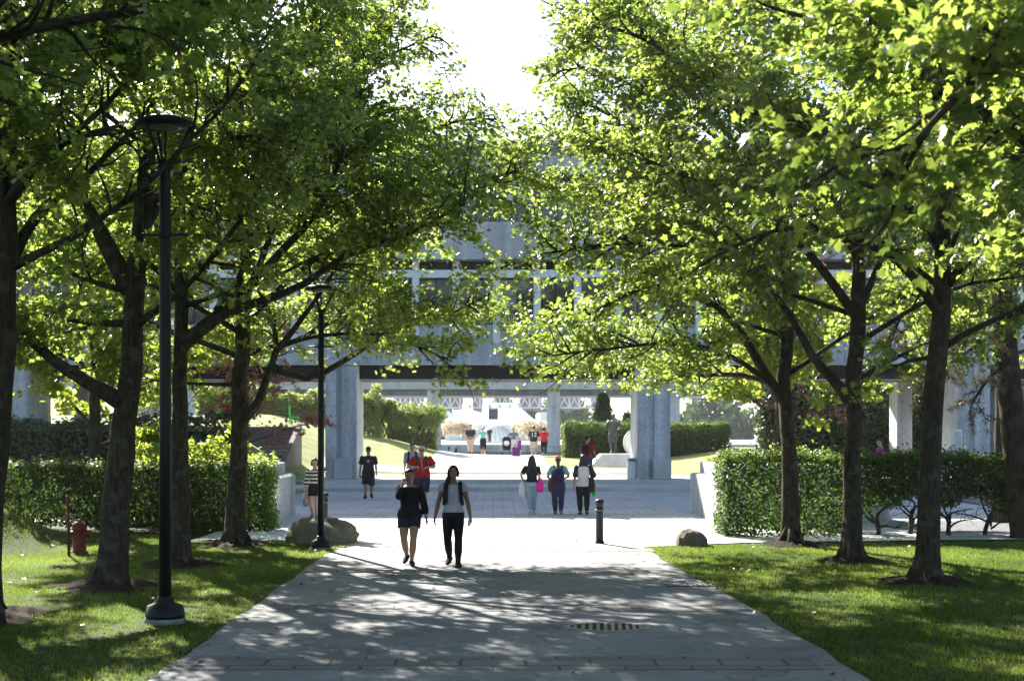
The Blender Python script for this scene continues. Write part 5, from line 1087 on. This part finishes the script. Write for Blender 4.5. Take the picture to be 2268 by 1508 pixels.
ph = person('man in red T-shirt with dark backpack walking off to right', at_px(1301, 56.8), 1.84, BK-.5, 'm', 1.0, 0, SK_L, WK1, ((.14, .04, .46), (-.19, -.05, .5)), ('short', HAIR_B),
     dict(m=T('scarlet cotton', (.42, .02, .03)), sleeve=.46, hem=.50, off=.014, cuff=.012), ('trousers', T('slate denim', (.06, .07, .12)), .98, .013), SHOE_D, head_yaw=-.7, vox=.014)
backpack(ph, 'dark backpack on the red-shirted man near plinth', T('brown black nylon', (.03, .02, .022)), 1.05)
FV = .018; FG = 'people beyond the bridge'
pi_ = person('man in dark navy shirt and khaki shorts beyond the bridge', at_px(1042, 79), 1.76, 0, 'm', 1.05, .01, SK_L, WK1, ((.15, -.04, .48), (-.15, 0, .47)), ('short', HAIR_BR), dict(m=T('navy shirt', (.03, .035, .06)), sleeve=.46, hem=.48, off=.015), ('shorts', T('khaki', (.42, .36, .28)), .46, .015, .012), SHOE_D, vox=FV, group=FG, face=False)
person('fair-haired woman in turquoise top and black capri trousers', at_px(1070, 79), 1.66, 0, 'f', 1.02, 0, SK_L, WK2, ((.17, .03, .52), (-.18, -.05, .52)), ('bob', HAIR_G), dict(m=T('turquoise knit', (.12, .5, .48)), sleeve=0, hem=.52, off=.01), ('trousers', T('black capri', (.014, .014, .018)), .62, .012), SHOE_W, vox=FV, group=FG, face=False)
person('tiny dark-clad figure standing on the far terrace', ((1084-CX)/F*140, 134, 1.325), 1.62, .3, 'm', 1.0, 0, SK_M, hands=((.12, -.05, .6), (-.12, 0, .47)), hair=('short', HAIR_B), top=dict(m=T('dark coat', (.02, .02, .028)), sleeve=.95, hem=.46, off=.014), bottom=('trousers', T('dark coat', (.02, .02, .028)), .98, .012), vox=.022, group=FG, face=False)
pk = person('woman in grey top and white skirt pushing a stroller', at_px(1137, 78.8), 1.64, 0, 'f', 1.02, 0, SK_L, WK1, ((.17, .05, .52), (-.18, -.16, .60)), ('bun', HAIR_B), dict(m=T('slate grey knit', (.15, .16, .2)), sleeve=.4, hem=.55, off=.012), ('skirt', T('white cotton skirt', (.6, .6, .62)), .30), SHOE_W, vox=FV, group=FG, face=False)
person('small child in purple dress beside woman with stroller', at_px(1150, 79.5), 1.05, .4, 'f', 1.1, 0, SK_L, hair=('bob', T('auburn hair', (.25, .08, .04))), top=dict(m=T('purple cotton', (.12, .03, .2)), sleeve=.4, hem=.5, off=.014), bottom=('skirt', T('purple cotton', (.12, .03, .2)), .3), vox=FV, group=FG, face=False)
pl_ = person('man in dark number 12 jersey and khaki shorts from behind', at_px(1182, 78.6), 1.72, BK, 'm', 1.14, .02, SK_L, WK1, ((.17, -.03, .49), (-.17, -.03, .49)), ('short', HAIR_BR), dict(m=T('dark green jersey', (.018, .035, .035)), sleeve=.5, hem=.47, off=.017, flare=.01), ('shorts', T('pale khaki', (.5, .45, .38)), .46, .02, .018), SHOE_W, vox=FV, group=FG, face=False)
tx = bpy.data.curves.new('jersey_number', 'FONT'); tx.body = '12'; tx.size = .34; tx.align_x = 'CENTER'; tx.extrude = .006; to = bpy.data.objects.new('tmp', tx); C.objects.link(to)
tme = bpy.data.meshes.new_from_object(to.evaluated_get(bpy.context.evaluated_depsgraph_get())); bpy.data.objects.remove(to)
tme.transform(Matrix.Translation((0, .168, 1.10)) @ Matrix.Rotation(math.pi, 4, 'Z') @ Matrix.Rotation(math.pi/2, 4, 'X')); tme.materials.clear(); link('jersey_number', tme, T('white print', (.75, .75, .75), var=.03), pl_['o'])
person('dark-haired woman in red shirt and black trousers from behind', at_px(1205, 78.4), 1.66, BK, 'f', 1.08, .0, SK_L, WK2, ((.165, .02, .48), (-.165, -.02, .48)), ('bob', HAIR_BR), dict(m=T('bright red shirt', (.5, .02, .03)), sleeve=.42, hem=.49, off=.015, flare=.01), ('trousers', T('black slacks', (.014, .014, .02)), .98, .011), SHOE_W, vox=FV, group=FG, face=False)
pn = person('distant white-shirted person with black bag below the crest', (-3.4, 104, -.45), 1.70, BK, 'm', 1.0, 0, SK_M, hair=('short', HAIR_B), top=dict(m=T('white shirt', (.7, .7, .72), var=.03), sleeve=.5, hem=.48, off=.014), bottom=('trousers', T('black slacks', (.014, .014, .02)), .98, .011), vox=.022, group=FG, face=False)
backpack(pn, 'black backpack on the distant white-shirted person', T('black nylon', (.015, .015, .017)), .9, straps=False)
person('distant long-haired woman in white dress below the crest', (-2.85, 104, -.45), 1.62, BK, 'f', 1.0, 0, SK_L, hair=('long', HAIR_BR), top=dict(m=T('white shirt', (.7, .7, .72), var=.03), sleeve=.4, hem=.5, off=.012), bottom=('skirt', T('white shirt', (.7, .7, .72)), .3), vox=.022, group=FG, face=False)
person('dark-haired person in magenta shirt behind the right hedge', ((1950-CX)/F*50, 50, .05), 2.0, -math.pi/2, 'm', 1.0, 0, SK_L, hair=('short', HAIR_B), top=dict(m=T('magenta shirt', (.3, .04, .18)), sleeve=.5, hem=.48, off=.014), bottom=('trousers', T('black slacks', (.014, .014, .02)), .98, .011), vox=.015, group=FG, face=False)

# bronze figure on the plinth
bs = person('bronze running figure', (pc[0]-.3, 70.2, 1.19), 2.08, BK, 'm', 1.04, 0, M_bronze, ((.05, .05, .02), (-.06, -.06, 0)), ((.12, -.12, .60), (-.12, -.12, .60)), ('short', M_bronze), dict(m=M_bronze, sleeve=.42, hem=.50, off=.013), ('shorts', M_bronze, .36, .014, .014), M_bronze, vox=.015, group=None, face=False, poles=((1, .8, -.2), (-1, .8, -.2)))
bs['o'].name = 'statue'; tag(bs['o'], 'bronze figure of a runner standing on the low plinth', 'statue')
# stroller
sp_ = at_px(1122, 77.8); sr = thing('stroller', sp_, 'black stroller pushed by the woman in white skirt', 'stroller'); k = dict(local=True)
MB().loft([ell((0, y, z), rx, ry, 14, .7) for z, rx, ry, y in ((.32, .2, .2, 0), (.5, .24, .24, .02), (.8, .25, .22, .06), (1.0, .24, .18, .1), (1.1, .15, .1, .12))]).build('seat', T('black stroller cloth', (.015, .015, .02)), sr, True, **k)
MB().ball((0, -.2, .72), .17, .08, .15).build('blanket', T('white blanket', (.65, .65, .67)), sr, True, **k)
mb = MB()
for sg in (-1, 1): mb.tube([(sg*.24, -.3, .14), (sg*.25, .1, .6), (sg*.25, .42, 1.02)], .014, 6).tube([(sg*.24, .35, .14), (sg*.25, .05, .65)], .014, 6)
mb.tube([(-.25, .42, 1.02), (.25, .42, 1.02)], .016, 6).build('frame', M_iron, sr, **k)
for sg in (-1, 1):
    for y in (-.3, .35): 
        w_ = MB(); w_.loft([[(sg*.25+dx, y+r_*math.cos(a), .14+r_*math.sin(a)) for a in np.linspace(0, 2*math.pi, 18, endpoint=False)] for dx, r_ in ((-.025, .11), (-.025, .14), (.025, .14), (.025, .11))]); w_.build('wheel', M_rubber, sr, **k)
sui = thing('purple_bag', at_px(1143, 77.6), 'purple bag on the ground beside the stroller', 'bag')
MB().bevbox(-.22, .22, -.12, .12, .0, .5, .05).build('bag_body', T('purple canvas', (.14, .03, .22)), sui, local=True); MB().tube([(-.1, 0, .5), (-.08, 0, .6), (.08, 0, .6), (.1, 0, .5)], .014, 6).build('handle', M_black, sui, local=True)
# ------------------------------------------------------------------ the bright summer air
hz_m = bpy.data.materials.new('summer haze'); hz_m.use_nodes = True; t = hz_m.node_tree; t.nodes.remove(t.nodes['Principled BSDF'])
pv_ = t.nodes.new('ShaderNodeVolumePrincipled'); pv_.inputs['Color'].default_value = (.93, .95, 1, 1); pv_.inputs['Density'].default_value = .00022; pv_.inputs['Anisotropy'].default_value = .35
t.links.new(pv_.outputs[0], t.nodes['Material Output'].inputs['Volume'])
hz = MB().box(-910, 910, -70, 1510, -2.6, 20).build('haze', hz_m); tag(hz, kind='stuff'); tag(hz, 'bright thin summer haze over the whole court', 'haze')
S.cycles.volume_bounces = 0
